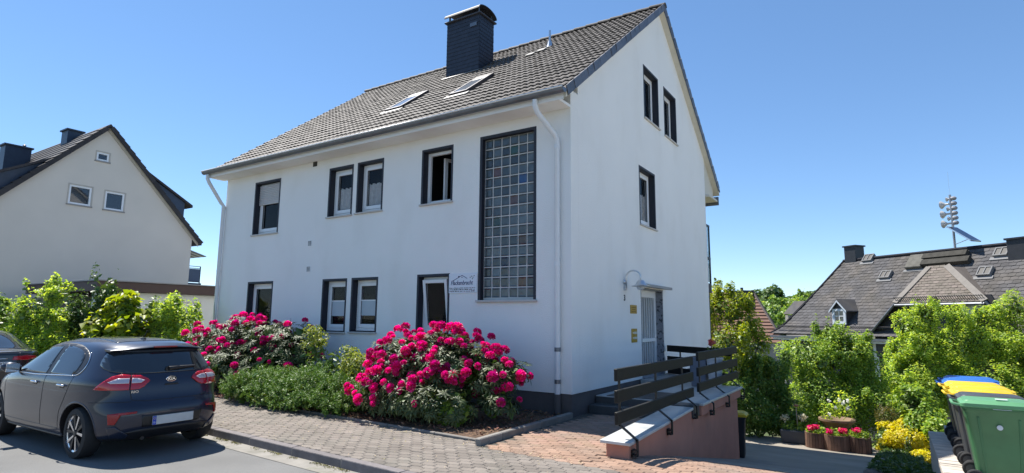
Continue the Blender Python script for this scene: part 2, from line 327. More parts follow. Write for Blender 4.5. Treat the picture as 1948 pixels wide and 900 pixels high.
# ---- windows
def window(P, h, sgn, kind='plain', light=None, reveal=.15, sill=True, lean=0):
    """one window unit: painted reveal and band, plastic frame, sash, pane, room behind. P maps (u, w, depth)."""
    u0, u1, w0, w1 = h; fw = .065; B = lambda m, a, b, c, d, e, f: m.hexa([P(a, c, e), P(b, c, e), P(b, c, f), P(a, c, f), P(a, d, e), P(b, d, e), P(b, d, f), P(a, d, f)])
    fr = MB()
    for a, b, c, d in ((u0 + .021, u0 + .021 + fw, w0 + .02, w1 - .021), (u1 - .021 - fw, u1 - .021, w0 + .02, w1 - .021), (u0 + .021 + fw, u1 - .021 - fw, w1 - .021 - fw, w1 - .021), (u0 + .021 + fw, u1 - .021 - fw, w0 + .02, w0 + .02 + fw)):
        B(fr, a, b, c, d, reveal, reveal + .07)
    frame = fr.build('window', PVC, house, bevel=.006)
    rv = MB()
    B(rv, u0 + .001, u0 + .02, w0 + .001, w1 - .001, -.003, .29); B(rv, u1 - .02, u1 - .001, w0 + .001, w1 - .001, -.003, .29); B(rv, u0 + .02, u1 - .02, w1 - .02, w1 - .001, -.003, .29)
    for a, b, c, d in ((u0 - .03, u0 + .001, w0, w1 + .03), (u1 - .001, u1 + .03, w0, w1 + .03), (u0 + .001, u1 - .001, w1 - .001, w1 + .03)): B(rv, a, b, c, d, -.004, .0)
    rv.build('reveal', TRIM, frame)
    if sill:
        sl = MB(); B(sl, u0 - .05, u1 + .05, w0 - .035, w0 + .0, -.05, .15); sl.build('sill', SILL, frame, bevel=.005)
    a, b, c, d = u0 + .086, u1 - .086, w0 + .085, w1 - .086
    if kind == 'shutter':
        c2 = w0 + (w1 - w0) * .58; n = 11
        for i in range(n):
            s = MB(); z0 = c2 + (w1 - .05 - c2) * i / n; z1 = c2 + (w1 - .05 - c2) * (i + 1) / n - .005
            s.prism([P(u0 + .03, z0, .115), P(u0 + .03, (z0 + z1) / 2, .105), P(u0 + .03, z1, .115), P(u0 + .03, z1, .135), P(u0 + .03, z0, .135)], Vector(P(u1 - .03, z0, .115)) - Vector(P(u0 + .03, z0, .115)))
            s.build('shutter_slat', SHUTTER, frame)
    sw = .07; sa = MB(); tilt = (lambda w: lean * (w - c)) if lean else (lambda w: 0.)
    R0 = reveal + .012
    def Q(m, a, b, c, d, e, f): m.hexa([P(a, c, e - tilt(c)), P(b, c, e - tilt(c)), P(b, c, f - tilt(c)), P(a, c, f - tilt(c)), P(a, d, e - tilt(d)), P(b, d, e - tilt(d)), P(b, d, f - tilt(d)), P(a, d, f - tilt(d))])
    R0 += .0 if not lean else .03
    if kind != 'open':
        for q in ((a, a + sw, c, d), (b - sw, b, c, d), (a + sw, b - sw, d - sw, d), (a + sw, b - sw, c, c + sw * 1.25)): Q(sa, *q, R0 - .025, R0 + .045)
        sash = sa.build('sash', PVC, frame, bevel=.006)
        g = MB(); Q(g, a + sw - .004, b - sw + .004, c + sw, d - sw + .004, R0 + .004, R0 + .012); g.build('pane', PANE, frame)
        bead = MB()
        for q in ((a + sw, a + sw + .014, c + sw, d - sw), (b - sw - .014, b - sw, c + sw, d - sw), (a + sw + .014, b - sw - .014, d - sw - .014, d - sw), (a + sw + .014, b - sw - .014, c + sw * 1.25, c + sw * 1.25 + .014)): Q(bead, *q, R0 - .004, R0 + .003)
        bead.build('glazing_bead', BLACKM, frame)
    else:                                            # casement swung into the room
        for q in ((0, .07, c, d), (.55, .62, c, d), (.07, .55, d - .07, d), (.07, .55, c, c + .08)):
            e0, e1, f0, f1 = q
            sa.hexa([P(a + .16 + e0 * .3, f0, R0 + .25 + e0), P(a + .16 + e1 * .3, f0, R0 + .25 + e1), P(a + .2 + e1 * .3, f0, R0 + .25 + e1), P(a + .2 + e0 * .3, f0, R0 + .25 + e0), P(a + .16 + e0 * .3, f1, R0 + .25 + e0), P(a + .16 + e1 * .3, f1, R0 + .25 + e1), P(a + .2 + e1 * .3, f1, R0 + .25 + e1), P(a + .2 + e0 * .3, f1, R0 + .25 + e0)])
        sa.build('sash', PVC, frame)
    if kind in ('net', 'film'):
        cu = MB(); lo, hi = (c + .08, c + (d - c) * .62) if kind == 'net' else (c + .28, c + (d - c) * .60)
        if kind == 'net':
            n = 40; pts = [(a + sw + (b - a - 2 * sw) * i / n, R0 + .06 + .018 * math.sin(i * 1.1) + .008 * math.sin(i * 2.7)) for i in range(n + 1)]
            for (p, q), (r, s) in zip(pts, pts[1:]): cu.quad(P(p, lo, q), P(r, lo, s), P(r, hi + .015 * math.sin(r * 40), s), P(p, hi + .015 * math.sin(p * 40), q))
            cu.build('curtain', NET, frame, smooth=True)
        else:
            B(cu, a + sw, b - sw, lo, hi, R0 - .002, R0 + .002); cu.build('privacy_film', FROST, frame)
            mb2 = MB(); B(mb2, a + sw, b - sw, hi, hi + .025, R0 - .006, R0 + .002); mb2.build('film_rail', PVC, frame)
    rm = MB()                                       # the room behind: dark box open to the window
    q0, q1, z0, z1, e0, e1 = u0 - .5, u1 + .5, w0 - .3, w1 + .25, .31, 2.0
    rm.quad(P(q0, z0, e1), P(q1, z0, e1), P(q1, z1, e1), P(q0, z1, e1)); rm.quad(P(q0, z0, e0), P(q0, z0, e1), P(q0, z1, e1), P(q0, z1, e0))
    rm.quad(P(q1, z0, e0), P(q1, z0, e1), P(q1, z1, e1), P(q1, z1, e0)); rm.quad(P(q0, z1, e0), P(q1, z1, e0), P(q1, z1, e1), P(q0, z1, e1)); rm.quad(P(q0, z0, e0), P(q1, z0, e0), P(q1, z0, e1), P(q0, z0, e1))
    rm.build('room', DARKROOM, frame)
    return frame
window(PF, W1, 1, 'shutter')['label'] = 'window with its roller shutter half down'
window(PF, W2, 1, 'net'); window(PF, W3, 1, 'net'); window(PF, W4, 1, 'open')['label'] = 'window standing open'
window(PF, W5, 1); window(PF, W6, 1, 'film'); window(PF, W7, 1, 'film'); window(PF, W8, 1, lean=.13)['label'] = 'window tilted inwards'
window(PG, G1, 1); window(PG, G2, 1); window(PG, G3, 1, 'net')
# ---- glass block window
MORTAR = mat('glass_block_mortar', (.55, .54, .52), .8, var=.1)
def gbm(n, c, r=.22): return mat(n, c, r, var=.4, vscale=7, objvar=.6, spec=.7, bump=.006, bscale=9)
GBM = [gbm('glass_block_clear', (.055, .07, .076)), gbm('glass_block_green', (.012, .04, .028)), gbm('glass_block_brown', (.06, .024, .018)), gbm('glass_block_blue', (.006, .05, .16)), gbm('glass_block_navy', (.006, .012, .045)), gbm('glass_block_amber', (.07, .03, .01))]
gb = MB(); D = .11
for q in ((GB[0], GB[0] + .025, GB[2], GB[3]), (GB[1] - .025, GB[1], GB[2], GB[3]), (GB[0] + .025, GB[1] - .025, GB[3] - .025, GB[3])): gb.box(q[0] - .0, q[1], -.004, .29, q[2], q[3])
for q in ((GB[0] - .035, GB[0], GB[2], GB[3] + .035), (GB[1], GB[1] + .035, GB[2], GB[3] + .035), (GB[0], GB[1], GB[3], GB[3] + .035)): gb.box(q[0], q[1], -.005, .0, q[2], q[3])
gwin = gb.build('glass_block_window', TRIM, house)
x0g, z0g = GB[0] + .028, GB[2] + .045
mo = MB(); mo.box(GB[0] + .026, GB[1] - .026, D - .006, D + .06, GB[2], GB[3] - .026); mo.build('mortar', MORTAR, gwin)
sb = MB(); sb.box(GB[0] - .06, GB[1] + .06, -.06, D + .01, GB[2] - .04, GB[2]); sb.build('sill', SILL, gwin, bevel=.005)
def block_mesh(m):
    b = MB(); h = .0905
    for (r, y) in ((h, .014), (h, -.007), (h - .012, -.014), (h - .03, -.009)): b.v += [(-r, y, -r), (r, y, -r), (r, y, r), (-r, y, r)]
    for i in range(3):
        for j in range(4): b.f.append([i * 4 + j, i * 4 + (j + 1) % 4, i * 4 + 4 + (j + 1) % 4, i * 4 + 4 + j]); b.m.append(0)
    b.f.append([12, 13, 14, 15]); b.m.append(0); return b.mesh('glass_block', m)
bms = [block_mesh(m) for m in GBM]; special = {(1, 3): 1, (3, 1): 2, (4, 4): 3, (6, 3): 2, (8, 1): 1, (10, 4): 5, (12, 2): 4, (14, 4): 5}
for r in range(16):
    for c in range(6):
        ob('glass_block', bms[special.get((r, c), 0)], gwin, loc=(x0g + .1 + c * .2, D, z0g + .1 + (15 - r) * .2), rot=(random.gauss(0, .012), 0, random.gauss(0, .012)))
# ---- front door in its granite lined recess
GRANITE = mat('speckled_granite', (.22, .23, .26), .4, var=.25, vscale=30, col2=(.05, .05, .055), mixscale=16, mixpos=(.56, .62))
a, b, c, d = DOOR; DD = .20
mb = MB(); mb.box(-DD, .004, b - .03, b - .001, c, d); mb.box(-DD, .004, a + .001, a + .03, c, d); mb.box(-DD, .0, a + .03, b - .03, d - .03, d - .001); mb.box(-DD - .06, .05, a + .03, b - .03, c - .1, c + .015)
door = mb.build('entrance_door', GRANITE, house)
mb = MB(); fx0, fx1 = -DD - .06, -DD + .03; y0, y1 = a + .03, b - .03
for q in ((y0, y0 + .11, c, d - .03), (y1 - .11, y1, c, d - .03), (y0 + .11, y1 - .11, d - .2, d - .03), (y0 + .11, y1 - .11, c + .015, c + .16), (y0 + .11, y1 - .11, c + .78, c + .86)): mb.box(fx0, fx1, q[0], q[1], q[2], q[3])
mb.build('door_leaf', PVC, door, bevel=.006)
mb = MB(); mb.box(fx0 + .02, fx0 + .03, y0 + .1, y1 - .1, c + .1, d - .15); mb.build('pane', glass('door_glass', (.01, .012, .014), .05, .05), door)
n = 8
for i in range(1, n):
    yb = y0 + .11 + (y1 - y0 - .22) * i / n; mb = MB()
    mb.box(fx0 + .035, fx1 - .02, yb - .014, yb + .014, c + .16, c + .78); mb.box(fx0 + .035, fx1 - .02, yb - .014, yb + .014, c + .86, d - .2); mb.build('door_bar', PVC, door)
mb = MB(); mb.tube([(fx1 + .05, y0 + .05, c + .8), (fx1 + .05, y0 + .05, c + 1.25)], .014, 8); mb.build('handle', ALU, door, smooth=True)
mb = MB(); mb.hexa([(.001, a - .06, d + .02), (.22, a - .06, d + .0), (.22, b + .10, d + .0), (.001, b + .10, d + .02), (.001, a - .06, d + .10), (.22, a - .06, d + .065), (.22, b + .10, d + .065), (.001, b + .10, d + .10)])
mb.build('door_canopy', mat('canopy_lead', (.3, .3, .3), .5, var=.2, vscale=6), house, bevel=.008)
# ---- roof deck, soffits, gutter, ridge and tiles
XL, XR, YE = -11.27, .17, -.50
mb = MB(); t_ = .10
for x in (0,):
    for (ya, yb) in ((YE + .03, RIDGE_Y), (RIDGE_Y, 10.72)):
        mb.hexa([(XL + .03, ya, roof_z(ya) - .06 - t_), (XR - .02, ya, roof_z(ya) - .06 - t_), (XR - .02, yb, roof_z(yb) - .06 - t_), (XL + .03, yb, roof_z(yb) - .06 - t_),
                 (XL + .03, ya, roof_z(ya) - .05), (XR - .02, ya, roof_z(ya) - .05), (XR - .02, yb, roof_z(yb) - .05), (XL + .03, yb, roof_z(yb) - .05)])
roof = mb.build('roof', CREAM, house)
mb = MB(); mb.box(XL + .02, .10, -.485, -.462, 5.535, 5.66); mb.build('eave_fascia', WALL, house)
mb = MB(); mb.box(XL + .05, .0, -.461, -.001, 5.545, 5.60); mb.build('eave_soffit', WALL, house)
mb = MB(); mb.box(HX0, XR - .03, HD + .002, 10.45, 5.60, 5.66); mb.prism([(0.0, HD + .002, 5.66), (0.0, 10.45, 5.66), (0, 10.45, roof_z(10.45) - .17), (0, HD + .002, roof_z(HD) - .17)], (-.1, 0, 0)); mb.build('rear_soffit', CREAM, house)
mb = MB(); mb.box(HX0, XR + .0, 10.46, 10.52, 5.50, 5.78); mb.build('rear_fascia', ZINC, house)
# tiles: 38 columns by 24 courses on the street side; the 300 nearest the gable are parts
tw, ncol = (XR - .02 - XL) / 38, 38; ncrs = 24
sl_len = (RIDGE_Y - YE) / math.cos(math.atan(SF)); ex = sl_len / ncrs
sv = Vector((0, 1, SF)).normalized(); nv = Vector((0, -SF, 1)).normalized()
def tile_mesh():
    b = MB(); m = 12; L = ex + .07
    prof = [(tw * i / m * 1.02, (.030 * abs(math.sin(2 * math.pi * (i / m - .02))) ** .8 - .006)) for i in range(m + 1)]
    for v_, dz in ((0, .036), (L, .0)):
        for u, h in prof: b.v.append((u, v_, h + dz))
    for u, h in prof: b.v.append((u, .004, h + .036 - .030))
    k = m + 1
    for i in range(m): b.f.append([i, i + 1, k + i + 1, k + i]); b.m.append(0); b.f.append([2 * k + i, 2 * k + i + 1, i + 1, i]); b.m.append(0)
    return b.mesh('roof_tile', TILE, smooth=35)
tm = tile_mesh(); base_m = Matrix(((1, sv.x * 0, 0, 0), (0, sv.y, nv.y, 0), (0, sv.z, nv.z, 0), (0, 0, 0, 1)))
cells = []
SKY_L = (-6.00, -5.43, 1.15, 2.22); SKY_R = (-3.78, -3.24, 1.06, 2.18)                 # roof windows: x0,x1,y0,y1
def covered(x, y): return any(s[0] - .1 < x < s[1] - .2 and s[2] - .12 < y < s[3] - .1 for s in (SKY_L, SKY_R)) or (-5.8 < x < -4.95 and 3.4 < y < 3.9)
for r in range(ncrs):
    for c in range(ncol):
        x = XL + c * tw; y = YE + (RIDGE_Y - YE) * r / ncrs
        if not covered(x, y): cells.append((Vector((x, y, roof_z(y) - .03)), ((x - CAM.x) ** 2 + (y - CAM.y) ** 2 + (roof_z(y) - CAM.z) ** 2)))
cells.sort(key=lambda q: q[1]); far = MB(); tv = [v.co.copy() for v in tm.vertices]; tf = [list(p.vertices) for p in tm.polygons]
for i, (p, _) in enumerate(cells):
    j = Matrix.Translation(p + Vector((random.gauss(0, .002), 0, random.gauss(0, .002)))) @ base_m @ Matrix.Rotation(random.gauss(0, .006), 4, 'Z') @ Matrix.Rotation(random.gauss(0, .006), 4, 'X')
    if i < 300:
        o = ob('roof_tile', tm, roof); o.matrix_basis = j
    else: far.add([j @ v for v in tv], tf)
o = far.build('tile_field', mat('concrete_roof_tile_field', (.094, .081, .073), .75, var=.3, vscale=1.6, bump=.003, bscale=120, island=.12, col2=(.13, .115, .102), mixscale=5, mixpos=(.45, .75)), roof, smooth=35); o['kind'] = 'stuff'
rc = MB(); prof = [(math.cos(a) * .12, math.sin(a) * .10) for a in [math.pi * i / 8 for i in range(9)]]
for k, (x_, sc_) in enumerate(((0, 1.12), (.02, 1.12), (.42, .95))):
    for y_, z_ in prof: rc.v.append((x_, y_ * sc_, z_ * sc_ - .03))
for s in range(2):
    for i in range(8): rc.f.append([s * 9 + i, s * 9 + i + 1, s * 9 + 10 + i, s * 9 + 9 + i]); rc.m.append(0)
rc.f.append(list(range(9))); rc.m.append(0)
rcm = rc.mesh('ridge_tile', TILE)
for i in range(30): ob('ridge_tile', rcm, roof, loc=(XL + .01 + i * .381, RIDGE_Y, RIDGE_Z + .0), rot=(0, .012, 0))
vs_ = MB(); vs_.hexa([(-.018, 0, -.125), (.0, 0, -.125), (.0, .40, -.125), (-.018, .40, -.125), (-.004, 0, .055), (.016, 0, .055), (.008, .40, .05), (-.012, .40, .05)])
vsm = vs_.mesh('verge_slate', SLATE); ang = math.atan(SF)
for i in range(20):
    y = YE + .02 + i * (RIDGE_Y - YE) / 20; o = ob('verge_slate', vsm, roof, loc=(XR + .003 + .002 * (i % 2), y, roof_z(y)), rot=(ang, random.gauss(0, .012), random.gauss(0, .01)))
angb = -math.atan(SB)
for i in range(20):
    y = RIDGE_Y + .0 + i * .27; o = ob('verge_slate', vsm, roof, loc=(XR + .003 + .002 * (i % 2), y, roof_z(y)), rot=(angb, random.gauss(0, .012), 0)); o.scale = (1, .8, 1)
mb = MB(); mb.hexa([(XL, RIDGE_Y, RIDGE_Z - .02), (XR, RIDGE_Y, RIDGE_Z - .02), (XR, 10.75, roof_z(10.75) - .02), (XL, 10.75, roof_z(10.75) - .02), (XL, RIDGE_Y, RIDGE_Z + .03), (XR, RIDGE_Y, RIDGE_Z + .03), (XR, 10.75, roof_z(10.75) + .03), (XL, 10.75, roof_z(10.75) + .03)])
mb.build('rear_tiling', TILE, roof)
gt = MB(); gp = [(-.5 - .075 - .075 * math.cos(a), 5.70 - .085 * math.sin(a)) for a in [math.pi * i / 8 for i in range(9)]]
for x in (XL - .03, XR + .0):
    for y_, z_ in gp: gt.v.append((x, y_, z_))
    for y_, z_ in gp: gt.v.append((x, -.575 + (y_ + .575) * .93, 5.70 + (z_ - 5.70) * .93))
for i in range(8): gt.f += [[i, i + 1, 18 + i + 1, 18 + i], [9 + i, 9 + i + 1, 27 + i + 1, 27 + i]]; gt.m += [0, 0]
gt.f += [[0, 9, 27, 18], [8, 17, 35, 26], list(range(9)), list(range(18, 27))]; gt.m += [0] * 4
gutter = gt.build('gutter', ZINC, house, smooth=40)
for x in (XL - .03, XR - .004): mb = MB(); mb.prism([(x, -.655, 5.70), (x, -.495, 5.70), (x, -.51, 5.64), (x, -.575, 5.61), (x, -.635, 5.64)], (.012, 0, 0)); mb.build('gutter_end', ZINC, house)
def bead(path, r): m = MB(); m.tube(path, r, 8); return m
bead([(XL - .03, -.652, 5.703), (XR, -.652, 5.703)], .017).build('gutter_bead', mat('sunlit_zinc', (.72, .72, .72), .4, .2, var=.05), gutter, smooth=True)  # pale colour paints the sunlit edge of the gutter lip
mb = MB()
for i in range(19): mb.box(XL + .3 + i * .6, XL + .325 + i * .6, -.655, -.49, 5.70, 5.712)
mb.build('gutter_bracket', ZINC, gutter)
for nm, x, xt in (('downpipe', -.245, -.44), ('downpipe', HX0 + .0, XL + .14)):
    m = MB(); yy = -.075 if x > -1 else -.06
    if x > -1: path = [(xt, -.55, 5.6), (xt, -.55, 5.5), (xt + .02, -.5, 5.38), (x - .02, -.13, 5.03), (x, yy, 4.93), (x, yy, .02)]
    else: path = [(xt, -.55, 5.6), (xt, -.55, 5.5), (xt + .02, -.5, 5.38), (x - .02, -.13, 4.86), (x, yy, 4.78), (x, yy, .02)]
    m.tube(path, .05, 14); dp = m.build('downpipe', PIPE, house, smooth=60)
    for z in ((4.78, 2.6, 1.1, .55) if x > -1 else (4.7, 2.9, 1.5)):
        k = MB(); k.tube([(x, yy, z), (x, yy, z + .07)], .056, 14); k.box(x - .008, x + .008, yy, .0, z + .02, z + .05); k.build('pipe_clip', PIPE if z > 1.2 else ZINC, dp, smooth=40)
    k = MB(); k.tube([(x, yy, .02), (x, yy, .372)], .056, 14); k.build('pipe_foot', PLINTH, dp, smooth=40)
# roof windows
for s in (SKY_L, SKY_R):
    x0, x1, y0, y1 = s; m = MB(); up = nv * .11
    def RP(x, y, h): return Vector((x, y, roof_z(y))) + nv * h
    def RB(m, xa, xb, ya, yb, h0, h1): m.hexa([RP(xa, ya, h0), RP(xb, ya, h0), RP(xb, yb, h0), RP(xa, yb, h0), RP(xa, ya, h1), RP(xb, ya, h1), RP(xb, yb, h1), RP(xa, yb, h1)])
    for q in ((x0, x0 + .07, y0, y1), (x1 - .07, x1, y0, y1), (x0 + .07, x1 - .07, y0, y0 + .08), (x0 + .07, x1 - .07, y1 - .1, y1)): RB(m, *q, -.05, .075)
    sk = m.build('skylight', mat('skylight_cladding', (.045, .04, .045), .4, .3), roof, bevel=.006)
    m = MB(); RB(m, x0 + .06, x1 - .06, y0 + .07, y1 - .3, .055, .065); m.build('pane', glass('skylight_glass', (.2, .22, .25), .12, .05), sk)
    m = MB(); RB(m, x0 + .06, x1 - .06, y1 - .3, y1 - .09, .055, .07); m.build('blind', mat('cream_blind', (.38, .36, .32), .6), sk)
    m = MB(); RB(m, x0 - .06, x1 + .08, y0 - .14, y0, .0, .035); m.build('flashing', mat('lead_flashing', (.2, .195, .19), .5, .2, var=.2, vscale=7), sk)
# chimney clad in slate
CH = (-5.85, -4.66, 3.40, 4.12); z0, z1 = 8.2, 10.42
m = MB(); m.box(CH[0], CH[1], CH[2], CH[3], z0, z1); chim = m.build('chimney', mat('dark_slate_cladding', (.022, .024, .036), .55, var=.2, vscale=4), roof)
SLC = mat('chimney_slate', (.022, .024, .036), .5, var=.2, vscale=9, objvar=.2, bump=.002, bscale=40)
def slate_mesh(w, h):
    b = MB(); b.hexa([(0, -.014, 0), (w, -.010, 0), (w, -.002, h), (0, -.002, h), (0, -.002, 0), (w, -.002, 0), (w, 0, h), (0, 0, h)]); return b.mesh('slate', SLC)
smd = slate_mesh(.115, .155)
def clad(o, d, n, w, rows, zb):
    for r in range(rows):
        off = (r % 2) * .055
        for i in range(n + 1):
            u = max(0., i * .11 - off); uu = min(w, i * .11 - off + .109)
            if uu - u < .03: continue
            q = ob('slate', smd, chim, loc=(o[0] + d[0] * u, o[1] + d[1] * u, zb + r * .118 + random.gauss(0, .003)), rot=(0, 0, math.atan2(d[1], d[0]))); q.scale.x = (uu - u) / .115
nr = int((z1 - 8.62) / .16)
clad((CH[0], CH[2]), (1, 0), 11, CH[1] - CH[0], 17, 8.40); clad((CH[1], CH[2]), (0, 1), 7, CH[3] - CH[2], 17, 8.40)
m = MB(); m.box(CH[0] - .07, CH[1] + .07, CH[2] - .07, CH[3] + .07, z1, z1 + .045); m.build('chimney_slab', mat('chimney_slab', (.06, .06, .07), .6), chim, bevel=.01)
m = MB(); k = 12
pr = [(.46 * math.cos(math.pi * i / k), .05 + .20 * math.sin(math.pi * i / k)) for i in range(k + 1)]
yc = (CH[2] + CH[3]) / 2; pts = [(CH[0] - .05, yc + y, z1 + .1 + z) for y, z in pr] + [(CH[0] - .05, yc + y * .96, z1 + .085 + z) for y, z in pr[::-1]]
m.prism(pts, (CH[1] - CH[0] + .1, 0, 0)); m.build('chimney_cowl', mat('cowl_metal', (.05, .05, .055), .6, .2, var=.15), chim)
m = MB()
for x in (CH[0] + .04, CH[1] - .08):
    for y in (CH[2] + .02, CH[3] - .06): m.box(x, x + .04, y, y + .04, z1 + .04, z1 + .24)
m.build('cowl_leg', ZINC, chim)
m = MB(); m.box(-4.98, -4.74, CH[2] - .03, CH[2] - .012, 10.08, 10.19); m.build('vent_grille', ZINC, chim)
m = MB(); m.hexa([RP(-5.95, 3.28, .03), RP(-4.58, 3.28, .03), RP(-4.58, 3.39, .03), RP(-5.95, 3.39, .03), RP(-5.95, 3.28, .045), RP(-4.58, 3.28, .045), RP(-4.58, 3.39, .045), RP(-5.95, 3.39, .045)]); m.build('chimney_flashing', MATS['lead_flashing'], chim)
m = MB(); m.tube([(-2.68, 4.02, 9.05), (-2.68, 4.02, 9.62)], .03, 10); m.lathe([(.11, 9.1), (.07, 9.22), (.05, 9.3)], 14, (-2.68, 4.02, 0)); m.build('vent_pipe', ALU, roof, smooth=40)
for p in ((-2.95, 3.45), (-2.7, 3.6)):
    m = MB(); RB(m, p[0] - .12, p[0] + .12, p[1] - .1, p[1] + .1, .03, .05); m.build('pale_tile_patch', mat('pale_patch', (.13, .125, .12), .6), roof)
# wall vents
for i, (x, z, dk) in enumerate(((-7.22, 3.47, 0), (-7.22, 2.83, 0), (-7.2, 5.5, 1))):
    m = MB(); s = .07 if not dk else .075
    m.box(x - s, x + s, -.012, -.001, z - s, z + s, 1 if dk else 0)
    for k in range(4):
        for (xa, xb) in ((x - s + .012, x - .006), (x + .006, x + s - .012)): m.box(xa, xb, -.016, -.0125, z - s + .018 + k * .031, z - s + .036 + k * .031, 1)
    m.build('wall_vent', [PVC, mat('dark_vent', (.05, .05, .045), .8)], house)
# rear balcony with glass balustrade
m = MB(); m.box(-5.6, -.05, HD, 10.02, 2.55, 2.85); balc = m.build('balcony', mat('dark_balcony_fascia', (.03, .032, .04), .5), house, bevel=.01)
for x in (-.08, -2, -4, -5.5): m = MB(); m.box(x - .025, x + .025, 9.98, 10.03, 2.85, 4.75 if x > -1 else 3.9); m.build('balustrade_post', BLACKM, balc)
m = MB(); m.box(-5.5, -.1, 9.995, 10.005, 2.9, 3.9); m.box(-.085, -.075, HD + .02, 9.98, 2.9, 4.7); m.build('balustrade_glass', glass('balcony_glass', (.2, .3, .32), .03, .75), balc)
m = MB(); m.box(-.1, -.05, HD + .0, 10.03, 4.70, 4.76); m.box(-.1, -.05, HD, 10.03, 3.62, 3.7); m.build('balustrade_rail', BLACKM, balc)
m = MB(); m.box(-.1, -.04, 9.62, 9.68, -.9, 2.55); m.box(-5.6, -5.5, 9.9, 9.98, -1.6, 2.55); m.build('balcony_post', BLACKM, balc)
m = MB(); m.box(-.1, -.09, HD + .02, 9.62, .9, 2.3); m.build('privacy_screen', glass('screen_glass', (.1, .2, .2), .05, .5), balc)

# ------------------------------------------------------------------ things fixed to the house
BRASS = mat('brass_plate', (.45, .30, .07), .35, .6, var=.15, vscale=10); INK = mat('navy_lettering', (.02, .03, .12), .5, var=0); DARKINK = mat('dark_lettering', (.02, .02, .025), .5, var=0)
sg = thing('house_sign', 'white sign reading Hackenbracht beside the tall glass block window', 'sign', (-2.425, 0, 2.35))
m = MB(); m.box(-2.775, -2.07, -.016, -.002, 2.165, 2.555); m.build('sign_board', mat('sign_white', (.72, .75, .8), .4, var=.01), sg, bevel=.003)
fr_ = (rad(90), 0, 0)
text('lettering', 'Hackenbracht', .125, INK, sg, (-2.45, -.0175, 2.365), fr_, shear=.28, sx=.78, bold=.0008)
m = MB()
for p, q in (((-2.70, 2.39), (-2.44, 2.51)), ((-2.44, 2.51), (-2.31, 2.445))): m.prism([(p[0], -.0165, p[1]), (q[0], -.0165, q[1]), (q[0], -.0165, q[1] + .012), (p[0], -.0165, p[1] + .012)], (0, -.002, 0))
m.box(-2.535, -2.505, -.0185, -.0165, 2.475, 2.505); m.box(-2.45, -2.43, -.0185, -.0165, 2.465, 2.487); m.build('roof_drawing', INK, sg)
m = MB(); rr = random.Random(3)
for z in (2.262, 2.23, 2.198):
    x = -2.755
    while x < -2.12:
        w = rr.uniform(.012, .05); m.box(x, min(x + w, -2.11), -.0185, -.0165, z - .006, z + .006 + rr.choice((0, 0, .005))); x += w + rr.uniform(.006, .022)
m.build('small_print', DARKINK, sg)
m = MB()
for k, (x, z) in enumerate(((-2.235, 2.47), (-2.2, 2.49), (-2.165, 2.47), (-2.18, 2.44), (-2.14, 2.5))): m.lathe([(.0, -.0185), (.012, -.0185), (.012, -.0165)], 6, (x, 0, z), 'y')
m.build('flower_drawing', mat('grey_green_ink', (.12, .16, .12), .6), sg)
lp = thing('wall_lamp', 'galvanised gooseneck wall lamp with a round shade above the house number', 'lamp', (0, 2.44, 2.4))
m = MB(); m.lathe([(.05, .0), (.055, .02), (.04, .05)], 16, (0.0, 2.44, 2.46), 'x'); m.box(.0, .06, 2.41, 2.47, 2.28, 2.37); m.build('wall_bracket', ALU, lp, smooth=30)
m = MB(); pth = [(.05, 2.44, 2.33)] + [(.20 - .15 * math.cos(a), 2.44 + .06 * (1 - math.cos(a)) / 2, 2.55 + .15 * math.sin(a)) for a in [math.pi * i / 10 for i in range(11)]] + [(.35, 2.5, 2.48)]
m.tube(pth, .017, 8); m.build('gooseneck', ALU, lp, smooth=True)
m = MB(); m.lathe([(.02, .12), (.06, .11), (.09, .07), (.11, .03), (.20, -.01), (.195, -.02), (.1, .018)], 24, (.35, 2.5, 2.38)); m.build('lamp_shade', ALU, lp, smooth=50)
m = MB(); m.lathe([(.085, .02), (.085, -.05), (.06, -.085), (.02, -.1)], 18, (.35, 2.5, 2.38)); m.build('glass_globe', glass('lamp_globe', (.6, .65, .7), .1, .4), lp, smooth=True)
gr_ = (rad(90), 0, rad(90))
o = text('house_number', '3', .17, DARKINK, None, (.004, 2.45, 2.12), gr_, extrude=.004, bold=.004); tag(o, 'small dark figure 3 on the wall below the gooseneck lamp', 'house number')
for nm, (y0, y1, z0, z1), lab, cat in (('brass_plaque', (2.76, 3.13, 1.80, 1.985), 'plain brass name plaque on the gable wall below the lamp', 'plaque'), ('doorbell_panel', (2.80, 3.12, 1.18, 1.475), 'brass doorbell panel with two buttons left of the entrance', 'doorbell')):
    t = thing(nm, lab, cat, (0, (y0 + y1) / 2, z0)); m = MB(); m.box(.001, .014, y0, y1, z0, z1); m.build('backplate', BRASS, t, bevel=.003)
    if nm == 'doorbell_panel':
        for z in (1.275, 1.385): m = MB(); m.box(.0145, .018, y0 + .12, y1 - .03, z - .025, z + .025); m.build('name_label', mat('label_white', (.55, .55, .5), .5), t); m = MB(); m.lathe([(.018, .014), (.016, .024), (.0, .025)], 12, (0, y0 + .07, z), 'x'); m.build('bell_button', WHITE, t)
    else:
        m = MB()
        for z, a_, b_ in ((1.93, .04, .33), (1.885, .08, .29), (1.84, .05, .31)): m.box(.0145, .016, y0 + a_, y0 + b_, z - .006, z + .006)
        m.build('engraved_line', mat('engraving', (.12, .08, .02), .6), t)

